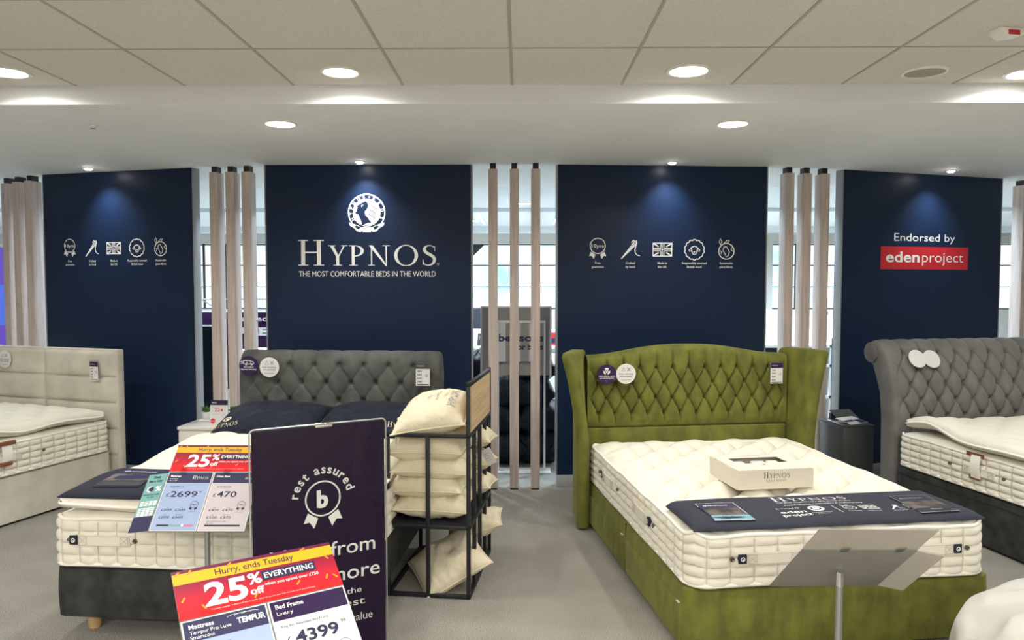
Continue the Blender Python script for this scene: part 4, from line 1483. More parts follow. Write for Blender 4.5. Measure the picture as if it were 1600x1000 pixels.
p.text('British wool', -0.05, 0.082, 0.010, w=0.06, res=2)
p.rect(0.045, 0.085, 0.0485, 0.20)
icon_globe(p, 0.12, 0.160, 0.040)
icon_flag(p, 0.225, 0.160, 0.042)
icon_needle(p, 0.36, 0.150, 0.036)
icon_badge(p, 0.455, 0.160, 0.040)
for x, a in ((0.12, 'Sustainable'), (0.225, 'Made in UK'), (0.36, 'By hand'), (0.455, 'Guarantee')):
    p.text(a, x, 0.098, 0.010, w=0.07, res=2)
p.build('lettering', MT['vinyl'], t, on(0.0025))
for (x0, band, word) in ((-0.62, 'skyprint', 'Medium'), (0.43, 'runner', 'Firm')):
    x1 = x0 + 0.20
    lf = thing('leaflet', 'photo leaflet reading Medium on the left of the navy runner' if x0 < 0 else 'dark photo leaflet on the right end of the navy runner', 'leaflet', GR[0], GR[1], 'leaflets on the runner')
    y0, y1 = 0.045, 0.305
    M().sheet(8, 8, lambda u, v: Vector((x0 + 0.2 * u, y0 + (y1 - y0) * v, gz(x0 + 0.2 * u, y0 + (y1 - y0) * v) + 0.0055)), 0.003).build('clear_sleeve', MT['cardnavy'] if x0 < 0 else MT['runner'], lf)
    q = Print()
    for a in ((x0, y0, x0 + .003, y1), (x1 - .003, y0, x1, y1), (x0, y0, x1, y0 + .003), (x0, y1 - .003, x1, y1)):
        q.rect(*a)
    q.text('HYPNOS', (x0 + x1) / 2, y1 - 0.055, 0.016, w=0.10, bold=.01, res=2)
    q.ring((x0 + x1) / 2 - 0.065, y1 - 0.047, 0.010, 0.005, 12)
    q.build('lettering', MT['greyink'] if x0 > 0 else MT['pipe'], lf, on(0.008))
    Print().rect(x0 + .006, y0 + 0.06, x1 - .006, y1 - 0.09).build('photo', MT['photo'], lf, on(0.007))
    Print().rect(x0 + .003, y0 + .003, x1 - .003, y0 + 0.06).build('colour_band', MT[band], lf, on(0.0075))
    q = Print()
    q.text(word, (x0 + x1) / 2, y0 + 0.02, 0.022, bold=.015)
    q.build('lettering', MT['ink'] if x0 < 0 else MT['greyink'], lf, on(0.009))

# runner on the dark bed
def dz_(u, v):
    e = min(0.76 - abs(u), v)
    return 0.735 + 0.006 * math.sin(v * 13 + u * 3) - 0.05 * (1 - min(1, max(0, e / 0.10))) ** 2
t = thing('bed_runner', 'navy runner across the foot of the charcoal bed, left of the price stand', 'bed runner', DK[0], DK[1])
M().sheet(60, 16, lambda u, v: Vector(((u - .5) * 1.49, 0.012 + 0.42 * v, dz_((u - .5) * 1.49, 0.012 + 0.42 * v))), 0.004).build('cloth', MT['navyfab'], t, smooth=60)
ond = lambda d: (lambda x, y: (x, y, dz_(x, y) + d))
lf = thing('leaflet', 'dark photo leaflet on the navy runner of the charcoal bed', 'leaflet', DK[0], DK[1])
M().sheet(8, 8, lambda u, v: Vector((-0.60 + 0.24 * u, 0.07 + 0.30 * v, dz_(-0.60 + 0.24 * u, 0.07 + 0.30 * v) + 0.0055)), 0.003).build('clear_sleeve', MT['cardnavy'], lf)
Print().rect(-0.595, 0.14, -0.365, 0.255).build('photo', MT['photo'], lf, ond(0.007))
Print().rect(-0.595, 0.075, -0.365, 0.13).build('colour_band', MT['slate'], lf, ond(0.007))
Print().text('HYPNOS', -0.47, 0.295, 0.022, w=0.13, bold=.01).ring(-0.56, 0.305, 0.014, 0.008, 12).build('lettering', MT['pipe'], lf, ond(0.008))

# cream gift box on the green bed
BXF = ((1.172, 4.029, 0.618), R(9.5))
t = thing('gift_box', 'cream cardboard box with a serif name and a window lid, on the green bed', 'box', BXF[0], BXF[1])
w_, d_, h_ = 0.443, 0.362, 0.105
b = M()
b.box(0, 0, 0, w_, d_, 0.004)
b.box(0, 0.004, 0.004, 0.004, d_ - 0.004, h_ - 0.004)
b.box(w_ - 0.004, 0.004, 0.004, w_, d_ - 0.004, h_ - 0.004)
b.build('tray', MT['boxcard'], t)
b = M()
b.box(0.002, -0.002, 0.0, w_ - 0.002, 0.0035, h_)
b.box(0.002, d_ - 0.0035, 0.0, w_ - 0.002, d_ + 0.002, h_)
wx0, wx1, wy0, wy1 = 0.075, 0.375, 0.155, 0.285
b.box(0.004, 0, h_ - 0.003, w_ - 0.004, wy0, h_)
b.box(0.004, wy1, h_ - 0.003, w_ - 0.004, d_, h_)
b.box(0.004, wy0, h_ - 0.003, wx0, wy1, h_)
b.box(wx1, wy0, h_ - 0.003, w_ - 0.004, wy1, h_)
b.build('sleeve', MT['boxcard'], t)
M().box(0.006, 0.006, 0.055, w_ - 0.006, d_ - 0.006, 0.058).build('inner_card', MT['boxin'], t)
for k, (x0, x1, mm, hh) in enumerate(((0.085, 0.155, 'pot', 0.032), (0.160, 0.200, 'slate', 0.02), (0.205, 0.285, 'pot', 0.030), (0.300, 0.365, 'boxcard', 0.03))):
    M().box(x0, wy0 + 0.012, 0.058, x1, wy1 - 0.01, 0.058 + hh).build('sachet', MT[mm], t, bev=0.006)
for k in range(5):
    y = 0.06 + k * 0.055
    M().box(0.0045, y, h_ - 0.022, 0.016, y + 0.03, h_ - 0.004 + 0.003 * (k % 2)).build('tissue_end', MT['boxin'] if k % 2 == 0 else MT['pot'], t, bev=0.003)
p = Print()
p.serif('HYPNOS', 0.150, 0.060, 0.032, 0.150)
pts = [(0.165 + 0.0021 * i, 0.042 + 0.006 * math.sin(i * 0.9) * (1 if i % 7 else 1.8) + 0.0001 * i) for i in range(56) if i not in (24, 25, 26)]
p.polys(ribbon(pts[:24], [0.0014] * 24)).polys(ribbon(pts[24:], [0.0014] * len(pts[24:])))
p.build('lettering', MT['ink'], t, lambda x, y: (x, -0.003, y))
p = Print()
p.text('HYPNOS', 0.215, 0.315, 0.012, w=0.14, bold=.01)
p.rect(0.205, 0.115, 0.222, 0.124)
p.text('sleep well, live well, be well', 0.215, 0.085, 0.007, w=0.16, res=2)
p.build('lettering', MT['ink'], t, lambda x, y: (x, y, h_ + 0.001))

# ================================================================== PILLOW RACK
RK = ((-0.503, 4.090, 0), R(-6.5))
t = thing('pillow_rack', 'black metal rack stacked with cream pillows, with an oak board on its right side', 'rack', RK[0], RK[1])
hw, dp, b_ = 0.226, 0.735, 0.011
TOP = 0.90
def bar(name, x0, y0, z0, x1, y1, z1):
    return M().box(min(x0, x1) - b_, min(y0, y1) - b_, min(z0, z1) - b_, max(x0, x1) + b_, max(y0, y1) + b_, max(z0, z1) + b_).build(name, MT['black'], t, bev=0.002)
for (x, y, zt) in ((-hw, 0, TOP), (hw, 0, 1.185), (-hw, dp, TOP), (hw, dp, 1.185), (0.0, 0, TOP)):
    bar('post', x, y, b_, x, y, zt)
for z in (0.011, 0.395, TOP):
    bar('rail', -hw, 0, z, hw, 0, z)
    bar('rail', -hw, dp, z, hw, dp, z)
    bar('rail', -hw, 0, z, -hw, dp, z)
    bar('rail', hw, 0, z, hw, dp, z)
for y in (0.18, 0.37, 0.55):
    bar('side_bar', hw, y, b_, hw, y, TOP)
bar('rail', hw, 0, 1.18, hw, dp, 1.18)
M().box(-hw, 0, 0.396, hw, dp, 0.412).build('shelf', MT['black'], t)
M().box(hw - 0.008, 0.012, 0.915, hw + 0.008, dp - 0.012, 1.168).build('oak_board', MT['oak'], t)
# cream pillows
CG = 'cream pillows in the black rack'
def rp(x, y, z, rx, ry, rz, W_, D_, H_, sd, lab, wr=0.024):
    return pillow('pillow', lab, 'pillow', MX(RK, x, y, z, rx, ry, rz), W_, D_, H_, sd, MT['canvas'], CG, wr, 0.07)
tp, onto = rp(-0.015, 0.26, 0.975, R(9), R(-9), R(2), 0.42, 0.56, 0.175, 11, 'plump printed cream pillow, topmost in the black rack')
p = Print()
p.text('HYPNOS', 0.155, -0.04, 0.05, w=0.26, rot=R(90), bold=.0)
for k, (x, L_) in enumerate(((0.09, 0.12), (0.045, 0.16), (-0.01, 0.10), (-0.10, 0.08))):
    p.text(('Sleep naturally', 'British wool pillow', 'Handmade', 'Soft')[k], x, 0.02, 0.018, w=L_, rot=R(90), res=2)
p.build('lettering', MT['greyink'], tp, onto)
for k, (z, h, lab) in enumerate(((0.480, 0.125, 'cream pillow lying on the rack shelf, lowest of its front stack'), (0.588, 0.125, 'cream pillow in the front rack stack, second from the shelf'), (0.693, 0.12, 'cream pillow in the front rack stack, third from the shelf'), (0.803, 0.15, 'crumpled cream pillow just under the rack top, below the plump printed one'))):
    rp(-0.015 + 0.006 * (-1) ** k, 0.235, z, R(1.5), R(1.5 * (-1) ** k), R(3 * (-1) ** k), 0.435 + 0.01 * (k == 3), 0.46, h * 1.35, 20 + 7 * k, lab, 0.024 + 0.012 * (k == 3))
for k, (z, h, lab) in enumerate(((0.49, 0.15, 'cream pillow at the rear of the rack shelf, seen past the side bars'), (0.63, 0.14, 'cream pillow second up at the rear of the rack, by the swing label'), (0.77, 0.14, 'cream pillow third up at the rear of the rack, under the oak board'))):
    rp(0.055, 0.585, z, 0, R(3), R(88), 0.28, 0.46, h, 60 + 5 * k, lab, 0.02)
rp(0.07, 0.22, 0.115, R(14), R(-26), R(24), 0.42, 0.40, 0.16, 90, 'cream pillow slumped on the floor shelf of the rack, poking out at the right', 0.02)
rp(0.16, 0.58, 0.22, R(6), R(-20), R(6), 0.36, 0.26, 0.13, 97, 'small cream pillow at the back of the rack floor shelf, poking out at the right', 0.02)
lt = thing('swing_label', 'white swing label hanging on a cream pillow at the right of the rack', 'label', world(RK, 0.275, 0.40, 0.70), RK[1])
mt = Matrix.Rotation(R(-28), 4, 'Y') @ Matrix.Rotation(R(-20), 4, 'Z')
M().xbox(mt, -0.035, -0.001, -0.05, 0.035, 0.001, 0.05).build('card', MT['cardwhite'], lt)
M().tube([mt @ Vector((0, 0, 0.045)), mt @ Vector((-0.01, -0.004, 0.07)), Vector((-0.03, 0, 0.10))], 0.0012, 5).build('string', MT['canvas'], lt)
pp = Print()
for k in range(4):
    pp.rect(-0.022, 0.02 - 0.014 * k, 0.016 - 0.004 * k, 0.023 - 0.014 * k)
pp.build('lettering', MT['greyink'], lt, lambda x, y: mt @ Vector((x, -0.002, y)))

# ================================================================== PURPLE POSTER
PA, PB = Vector((-1.106, 3.05, 0)), Vector((-0.599, 3.35, 0))
PW = (PB - PA).length
t = thing('poster_stand', 'purple poster stand with a white ribbon badge, before the dark grey bed', 'poster stand', PA, math.atan2((PB - PA).y, (PB - PA).x))
PT = 1.128
def rrect(x0, z0, x1, z1, r):
    pts = []
    for (cx, cz, a) in ((x1 - r, z1 - r, 0), (x0 + r, z1 - r, 90), (x0 + r, z0 + r, 180), (x1 - r, z0 + r, 270)):
        pts += [(cx + r * math.cos(R(a + 15 * k)), cz + r * math.sin(R(a + 15 * k))) for k in range(7)]
    return pts
M().prism(rrect(0, 0.10, PW, PT, 0.02), -0.002, 0.003).build('acrylic_front', MT['acrylic'], t)
M().prism(rrect(0, 0.10, PW, PT, 0.02), 0.006, 0.011).build('acrylic_back', MT['acrylic'], t)
rim = [(x, 0.0045, z) for x, z in rrect(0, 0.10, PW, PT, 0.02)]
M().tube(rim, 0.0035, 6, True).build('edge_rim', MT['alu'], t, smooth=60)
M().box(0.008, 0.0035, 0.108, PW - 0.008, 0.0055, PT - 0.008).build('poster', MT['poster'], t)
M().box(0.27, -0.008, PT - 0.014, 0.345, 0.016, PT + 0.006).build('clip', MT['chrome'], t, bev=0.004)
M().box(0.02, -0.13, 0.0, 0.07, 0.16, 0.012).build('foot', MT['alu'], t, bev=0.003)
M().box(PW - 0.07, -0.13, 0.0, PW - 0.02, 0.16, 0.012).build('foot', MT['alu'], t, bev=0.003)
for x in (0.045, PW - 0.045):
    M().box(x - 0.01, 0.0115, 0.01, x + 0.01, 0.02, 0.30).build('upright', MT['alu'], t, bev=0.002)
p = Print()
cx, cz, r = 0.302, 0.805, 0.078
ribbon_badge(p, cx, cz, r, 0.007)
p.text('b', cx - 0.002, cz - 0.036, 0.073, bold=.045)
p.arc_text('rest assured', cx, cz + 0.002, 0.107, 170, 16, 0.040, bold=.02)
p.text('More from', 0.535, 0.545, 0.066, w=0.46, al='r', bold=.006)
p.text('for more', 0.556, 0.430, 0.066, w=0.40, al='r', bold=.006)
p.text('Quality beds at the', 0.47, 0.362, 0.027, w=0.40, al='r')
p.text('very best', 0.485, 0.306, 0.034, w=0.30, al='r')
p.text('value', 0.52, 0.235, 0.036, al='r')
p.build('lettering', MT['vinyl'], t, lambda x, y: (x, 0.0031, y))

# ================================================================== PRICE STANDS
def price_stand(label, base, rz, tilt, zb, style, roll=0.0):
    """panel bottom centre sits over the base; panel space: x across, y up the slope, z out of the face"""
    t = thing('price_stand', label, 'price stand', base, rz, 'price stands')
    PM = Matrix.Translation((0, -0.14 * math.sin(tilt), zb)) @ Matrix.Rotation(PI / 2 - tilt, 4, 'X') @ Matrix.Rotation(roll, 4, 'Z')
    yc = 0.15
    pc = PM @ Vector((0, yc, -0.012))
    M().lathe([(0.15, 0.0), (0.15, 0.006), (0.14, 0.010), (0.02, 0.014), (0.013, 0.02)], c=(0, pc.y - 0.0, 0), n=40).build('base', MT['pole'], t, smooth=40)
    M().tube([(0, pc.y, 0.012), (0, pc.y, pc.z - 0.035)], 0.0125, 16).build('pole', MT['pole'], t, smooth=50)
    M().tube([(0, pc.y, pc.z - 0.055), (0, pc.y, pc.z - 0.012), (0, pc.y + 0.004, pc.z)], 0.0135, 16).build('swivel', MT['chrome'], t, smooth=50)
    M().xbox(PM, -0.213, -0.003, -0.006, 0.213, 0.300, -0.001).build('holder', MT['signback'], t, bev=0.001)
    hd = M().xbox(PM, -0.212, 0.300, -0.003, 0.212, 0.442, -0.0005)
    h = hd.build('header_card', MT['cardback'], t)
    fm = M().grid(1, 8, lambda u, v: PM @ Vector((-0.212 + 0.424 * u, 0.300 + 0.142 * v, 0.0003)))
    fo = fm.build('header_print', MT['header'], h, weld=False)
    at = fo.data.attributes.new('vpos', 'FLOAT', 'POINT')
    for i in range(9):
        for k in range(2):
            at.data[i * 2 + k].value = i / 8
    on = lambda d: (lambda x, y: PM @ Vector((x, y, d)))
    Print().rect(-0.212, 0.400, 0.212, 0.432).build('yellow_band', MT['yellow'], h, on(0.0008))
    p = Print()
    p.text('Hurry, ends Tuesday', -0.004, 0.4085, 0.0195, w=0.208, bold=.008)
    p.rect(0.006, 0.363, 0.153, 0.392)
    p.build('lettering', MT['navyink'], h, on(0.0014))
    p = Print()
    p.text('25', -0.092, 0.325, 0.066, w=0.108, bold=.03, shear=0.05)
    p.text('%', -0.014, 0.360, 0.032, w=0.036, bold=.03)
    p.text('off', -0.014, 0.329, 0.021, w=0.037, bold=.03)
    p.text('EVERYTHING', 0.0795, 0.3695, 0.0165, w=0.135, bold=.02)
    p.text('when you spend over \u00a3750', 0.081, 0.347, 0.0095, w=0.148, bold=.01)
    p.text('Terms apply. Selected lines only. See in store for full details and exclusions', 0.0, 0.311, 0.0035, w=0.27, res=1)
    p.build('lettering', MT['vinyl'], h, on(0.002))
    p = Print()
    confetti(p, [(-0.195, 0.355, 1.0), (-0.15, 0.325, 2.1), (-0.02, 0.325, 0.9), (0.095, 0.335, .8), (0.175, 0.335, 1.1), (0.198, 0.332, 2.3), (-0.17, 0.431, .9), (-0.07, 0.432, .7), (0.19, 0.395, 2.2), (0.13, 0.434, .4), (-0.20, 0.432, .6)], 0.008)
    p.build('confetti', MT['orange'], h, on(0.0017))
    for x in (-0.145, 0.06):
        M().xbox(PM, x - 0.014, 0.286, -0.008, x + 0.014, 0.318, 0.004).build('clip', MT['acrylic'], t)
    # two cards
    for (x0, k) in ((-0.211, 0), (0.002, 1)):
        x1 = x0 + 0.209
        c = M().xbox(PM, x0, 0.0, -0.001, x1, 0.297, 0.001).build('price_card', MT['cardwhite'], t)
        body = ('cardblue', 'cardpink' if style == 'bed' else 'cardwhite')[k]
        Print().rect(x0 + .004, 0.004, x1 - .004, 0.240).build('card_body', MT[body], c, on(0.0016))
        Print().rect(x0 + .004, 0.238, x1 - .004, 0.293).build('card_header', MT['cardnavy'] if (k == 0 or style == 'bed') else MT['purple'], c, on(0.0018))
        wt, dk, lt_ = Print(), Print(), Print()
        if style == 'bed':
            wt.text(('Mattress', 'Divan Base')[k], x0 + .016, 0.268, 0.010, al='l', bold=.03)
            if k == 0:
                wt.text('Inspired by', x0 + .016, 0.256, 0.006, al='l', bold=.01).text('Nature 08', x0 + .016, 0.246, 0.006, al='l', bold=.01)
                wt.serif('HYPNOS', x0 + .120, 0.256, 0.018, 0.072)
            else:
                wt.serif('HYPNOS', x0 + .150, 0.256, 0.012, 0.046)
            dk.text(('Double Mattress', 'Double Base From')[k], x0 + .03, 0.216, 0.0065, al='l', bold=.012)
            dk.text('\u00a3', x0 + .024, 0.168, 0.018, w=0.014, al='l')
            dk.text(('2699', '470')[k], x0 + .042, 0.166, 0.030, w=(0.122, 0.088)[k], al='l', bold=.012)
            if k == 0:
                dk.text('.99', x0 + .168, 0.188, 0.008, al='l')
            for i, (a, b) in enumerate(((('Single', '\u00a32099'), ('Double', '\u00a32699'), ('King', '\u00a32999'), ('Super King', '\u00a33499')) if k == 0 else (('Single', '\u00a3400'), ('Double', '\u00a3470'), ('King', '\u00a3520'), ('Super King', '\u00a3570')))):
                xx, yy = x0 + 0.048 + 0.062 * (i % 2), 0.095 - 0.036 * (i // 2)
                dk.text(a, xx, yy + 0.017, 0.0045, res=2)
                dk.text(b, xx, yy, 0.0125, w=0.046, res=2)
            ribbon_badge(dk, x0 + .165, 0.128, 0.018, 0.0016)
            dk.text('10yrs', x0 + .165, 0.124, 0.008, bold=.01, res=2)
            dk.text('Free guarantee', x0 + .165, 0.090, 0.0035, res=1)
            Print().rect(x0 + .026, 0.022, x1 - .026, 0.030).build('scale_bar', MT['ink'], c, on(0.0021))
            if k == 0:
                Print().rect(x0 + .08, 0.022, x0 + .14, 0.030).build('scale_bar', MT['teal'], c, on(0.0026))
                Print().rect(x0 + .142, 0.022, x1 - .02, 0.030).build('scale_bar', MT['pinkprint'], c, on(0.0026))
                Print().disc(x0 + .141, 0.026, 0.006, 14).build('scale_marker', MT['vinyl'], c, on(0.0031))
            else:
                dk.text('Other storage options available', x0 + .03, 0.043, 0.005, al='l', res=2)
                dk.text('Ask in store', x0 + .03, 0.034, 0.005, al='l', res=2)
        else:
            wt.text(('Mattress', 'Bed Frame')[k], x0 + .016, 0.271, 0.0125, al='l', bold=.02)
            if k == 0:
                wt.text('Tempur Pro Luxe', x0 + .016, 0.256, 0.010, al='l').text('Smartcool', x0 + .016, 0.243, 0.010, al='l')
                wt.text('TEMPUR', x0 + .165, 0.258, 0.0165, w=0.070, bold=.03)
                for j in range(3):
                    wt.stroke([(x0 + .13 + .018 * j + 0.026 * math.cos(a), 0.278 + 0.008 * math.sin(a)) for a in (2.6, 2.1, 1.6, 1.1, .6)], 0.0009)
                dk.text('King Size Mattress', x0 + .03, 0.216, 0.0075, al='l')
            else:
                wt.text('Luxury', x0 + .016, 0.252, 0.011, al='l')
                dk.text('King Arc Adjustable Bed Frame', x0 + .018, 0.216, 0.0075, w=0.125, al='l')
                dk.text('4399', x0 + .046, 0.166, 0.034, w=0.115, al='l', bold=.025)
                dk.text('\u00a3', x0 + .022, 0.168, 0.022, al='l')
                dk.text('.99', x0 + .168, 0.192, 0.0105, al='l')
                dk.ring(x0 + .165, 0.130, 0.018, 0.0168)
        wt.build('lettering', MT['vinyl'], c, on(0.0023))
        dk.build('lettering', MT['navyink'], c, on(0.0023))
    if style == 'frame' and rz < 2:
        return t
    # leaflet wing on the left
    WM = PM @ Matrix.Translation((-0.214, 0, 0)) @ Matrix.Rotation(R(-12), 4, 'Y')
    wg = M().xbox(WM, -0.098, 0.0, -0.004, 0.0, 0.290, -0.001).build('leaflet_wing', MT['cardback'], t)
    ow = lambda d: (lambda x, y: WM @ Vector((x, y, d)))
    Print().rect(-0.096, 0.072, -0.002, 0.290).build('leaflet', MT['teal'], wg, ow(0.0004))
    Print().rect(-0.097, 0.0, -0.001, 0.073).build('pocket', MT['cardnavy'], wg, ow(0.0010))
    p, q = Print(), Print()
    p.text('Sleep', -0.049, 0.268, 0.013, bold=.02).text('like a baby', -0.049, 0.248, 0.012, w=0.07, bold=.02)
    p.text('Interest free credit', -0.049, 0.180, 0.008, w=0.08, bold=.014).text('for you?', -0.049, 0.167, 0.008, bold=.01)
    p.disc(-0.058, 0.212, 0.012, 16)
    q.text('%', -0.024, 0.200, 0.026, w=0.03, bold=.03)
    q.ring(-0.066, 0.212, 0.016, 0.009, 20)
    for k in range(9):
        y = 0.150 - 0.0085 * k
        if k in (3,):
            continue
        for j in range(4):
            q.rect(-0.089 + 0.0215 * j, y - 0.0065, -0.071 + 0.0215 * j, y)
    p.build('lettering', MT['navyink'], wg, ow(0.0012))
    q.build('lettering', MT['vinyl'], wg, ow(0.0009))
    return t
price_stand('price stand reading 2699 and 470 under a red sale header, before the charcoal bed', (-1.418, 3.25 + 0.14 * math.sin(R(45)), 0), 0.0, R(45), 0.645, 'bed')
yw, tl = R(34), R(52)
up_ = Vector((-math.sin(yw) * math.sin(tl), math.cos(yw) * math.sin(tl), math.cos(tl)))
bl = Vector((-0.844, 1.828, 0.891)) + Vector((math.cos(yw), math.sin(yw), 0)) * 0.212 - up_ * 0.300
bs = bl + Vector((-math.sin(yw), math.cos(yw), 0)) * (0.14 * math.sin(tl))
price_stand('nearest price stand reading 4399 under a red sale header, at the bottom of the picture', (bs.x, bs.y, 0), yw, tl, bl.z, 'frame')
price_stand('price stand turned away showing its blank grey back, before the green bed', (1.143, 2.78 - 0.14 * math.sin(R(45)), 0), PI + R(5), R(45), 0.608, 'frame', R(4))
# ================================================================== BEDSIDE FURNITURE
NF = ((-2.725, 5.93, 0), R(-4))
NW, ND, NH = 0.46, 0.40, 0.592
t = thing('bedside_table', 'white bedside table with drawers between the taupe and charcoal beds', 'bedside table', NF[0], NF[1])
M().box(0.008, 0.012, 0.03, NW - 0.008, ND, NH - 0.028).build('carcass', MT['gloss_white'], t, bev=0.003)
M().box(0, 0, NH - 0.026, NW, ND + 0.005, NH).build('top', MT['gloss_white'], t, bev=0.004)
M().box(0.02, 0.03, 0, NW - 0.02, ND - 0.02, 0.03).build('plinth', MT['gloss_white'], t)
for k in range(2):
    z0 = NH - 0.036 - 0.245 * (k + 1)
    dr = M().box(0.012, 0.0, z0, NW - 0.012, 0.014, z0 + 0.237).build('drawer', MT['gloss_white'], t, bev=0.003)
    M().box(0.15, -0.016, z0 + 0.135, NW - 0.12, -0.001, z0 + 0.147).build('handle', MT['alu'], dr, bev=0.003)
def plant(label, x, y):
    P_ = world(NF, x, y, NH + 0.012)
    t = thing('potted_plant', label, 'plant', P_, 0, 'small plants on the bedside table')
    M().lathe([(0.026, 0), (0.030, 0.004), (0.033, 0.055), (0.035, 0.060), (0.031, 0.060), (0.029, 0.050), (0.001, 0.049)], n=24).build('pot', MT['pot'], t, smooth=50)
    m = M()
    rnd = random.Random(int(x * 1000))
    for k in range(46):
        a = rnd.uniform(0, 2 * PI)
        ln = rnd.uniform(0.04, 0.075)
        tl = rnd.uniform(0.05, 0.85)
        d = Vector((math.cos(a) * math.sin(tl), math.sin(a) * math.sin(tl), math.cos(tl)))
        s = d.cross(Vector((0, 0, 1))).normalized() if d.z < .999 else Vector((1, 0, 0))
        n_ = s.cross(d)
        b0 = Vector((math.cos(a) * 0.012, math.sin(a) * 0.012, 0.052))
        w_ = ln * 0.16
        m.add([b0, b0 + d * ln * .5 + s * w_ + n_ * .003, b0 + d * ln - Vector((0, 0, ln * .15)), b0 + d * ln * .5 - s * w_ + n_ * .003, b0 + d * ln * .5 - n_ * .004],
              [(0, 1, 4), (1, 2, 4), (2, 3, 4), (3, 0, 4)])
    m.build('leaves', MT['leaf'], t, weld=False)
plant('small green plant in a white pot, left of the price card on the bedside table', 0.095, 0.30)
plant('small green plant in a white pot, right of the price card by the headboard', 0.335, 0.30)
t = thing('tray', 'small white dish under the plants on the bedside table', 'tray', world(NF, 0.225, 0.29, NH), NF[1])
M().box(-0.17, -0.055, 0, 0.17, 0.06, 0.012).build('dish', MT['pot'], t, bev=0.005)
t = thing('price_card', 'standing price card reading 224 on the white bedside table', 'price card', world(NF, 0.275, 0.13, NH), NF[1])
mt = Matrix.Rotation(R(-9), 4, 'X')
CW, CH = 0.145, 0.195
M().xbox(mt, -CW / 2, 0, 0, CW / 2, 0.004, CH).build('holder', MT['cardwhite'], t)
M().box(-CW / 2, 0.0, 0.0, CW / 2, 0.07, 0.003).build('foot', MT['acrylic'], t)
on = lambda d: (lambda x, y: mt @ Vector((x, -d, y)))
Print().rect(-CW / 2, CH * .79, CW / 2, CH).build('header_band', MT['purple'], t, on(0.0006))
Print().text('224', 0.0, CH * .52, 0.028, w=0.072, bold=.01).text('\u00a3', -0.05, CH * .52, 0.012).disc(-0.044, 0.026, 0.021).build('lettering', MT['redprint'], t, on(0.001))
p = Print()
p.text('Bedside', -0.058, CH * .87, 0.009, al='l', bold=.02)
p.text('25% off', -0.044, 0.022, 0.008, bold=.02)
p.build('lettering', MT['vinyl'], t, on(0.0016))
p = Print()
p.text('Chest of drawers', -0.058, CH * .70, 0.007, al='l', res=2).text('W46 D40 H59 cm', -0.058, CH * .40, 0.006, al='l', res=2)
p.ring(0.045, 0.07, 0.013, 0.011, 16)
p.build('lettering', MT['greyink'], t, on(0.0012))

# slate side table on the right
SF = ((2.66, 6.18, 0), R(8))
t = thing('bedside_table', 'slate grey box side table between the right panel and the grey scroll bed', 'bedside table', SF[0], SF[1])
M().box(0, 0, 0.04, 0.27, 0.36, 0.545).build('carcass', MT['slate'], t, bev=0.004)
M().box(0, 0, 0.546, 0.27, 0.36, 0.566).build('top', MT['slate'], t, bev=0.004)
M().box(0.02, 0.02, 0, 0.25, 0.34, 0.04).build('plinth', MT['plinthblack'], t)
M().box(0.266, 0.02, 0.10, 0.272, 0.34, 0.52).build('drawer_front', MT['black'], t)
for k, (x, y, rz, mm, lab) in enumerate(((0.15, 0.12, R(20), 'cardwhite', 'white price leaflet lying on the slate side table'), (0.17, 0.27, R(8), 'slate', 'dark leaflet standing behind the white one on the slate side table'))):
    P_ = world(SF, x, y, 0.566)
    t = thing('leaflet', lab, 'leaflet', P_, SF[1] + rz)
    tl = Matrix.Rotation(R(10 + 16 * k), 4, 'X')
    M().xbox(tl, -0.105, -0.07, 0.013 + 0.02 * k, 0.105, 0.09, 0.016 + 0.02 * k).build('card', MT[mm], t)
    if k == 0:
        M().box(-0.09, 0.02, 0.0, 0.09, 0.07, 0.014).build('wedge_support', MT['cardwhite'], t)
        q = Print()
        q.rect(-0.10, -0.02, 0.01, 0.02).rect(0.02, -0.065, 0.10, 0.012)
        q.build('print_block', MT['cardnavy'], t, lambda a, b: tl @ Vector((a, b, 0.017)))
        q = Print()
        for j in range(5):
            q.rect(-0.09, -0.06 + j * 0.008, -0.01, -0.057 + j * 0.008)
        q.build('lettering', MT['greyink'], t, lambda a, b: tl @ Vector((a, b, 0.017)))
    else:
        M().box(-0.10, 0.045, 0.0, 0.10, 0.07, 0.05).build('stand', MT['slate'], t)

# ================================================================== FOREGROUND SHEET
t = thing('bed_sheet', 'rumpled white sheet over a mattress at the bottom right corner', 'sheet', (2.35, 2.0, 0))
def sh(u, v):
    a = 2 * PI * u
    fold = 0.020 * math.sin(a * 11 + 1.5 * math.sin(a * 3)) + 0.014 * math.sin(a * 23)
    if v < 0.6:
        r = 0.985 * (v / 0.6)
        z = 0.598 + 0.030 * noise.noise(Vector((r * math.cos(a) * 2.2, r * math.sin(a) * 3, 2))) - 0.030 * max(0, (r - 0.72) / 0.265) ** 2
        cr = abs(noise.noise(Vector((r * math.cos(a) * 4.2 + 5, r * math.sin(a) * 4.2, 7))))
        z += 0.035 * (1 - min(1, cr / 0.16)) * min(1, (1 - v) * 2.5)
        return Vector((r * math.cos(a), r * math.sin(a), z))
    k = (v - 0.6) / 0.4
    ang = min(1, k / 0.25) * PI / 2
    r = 0.985 + 0.05 * math.sin(ang) + fold * min(1, k * 2) + 0.03 * k
    z = 0.575 - 0.05 * (1 - math.cos(ang)) - max(0, k - 0.12) * 0.58
    return Vector((r * math.cos(a), r * math.sin(a), max(z, 0.02)))
M().grid(220, 90, sh).build('cloth', MT['sheet'], t, smooth=85)
M().lathe([(0.93, 0.012), (0.95, 0.03), (0.95, 0.50), (0.90, 0.52), (0.001, 0.525)], n=64).build('mattress_core', MT['tick'], t, smooth=50)

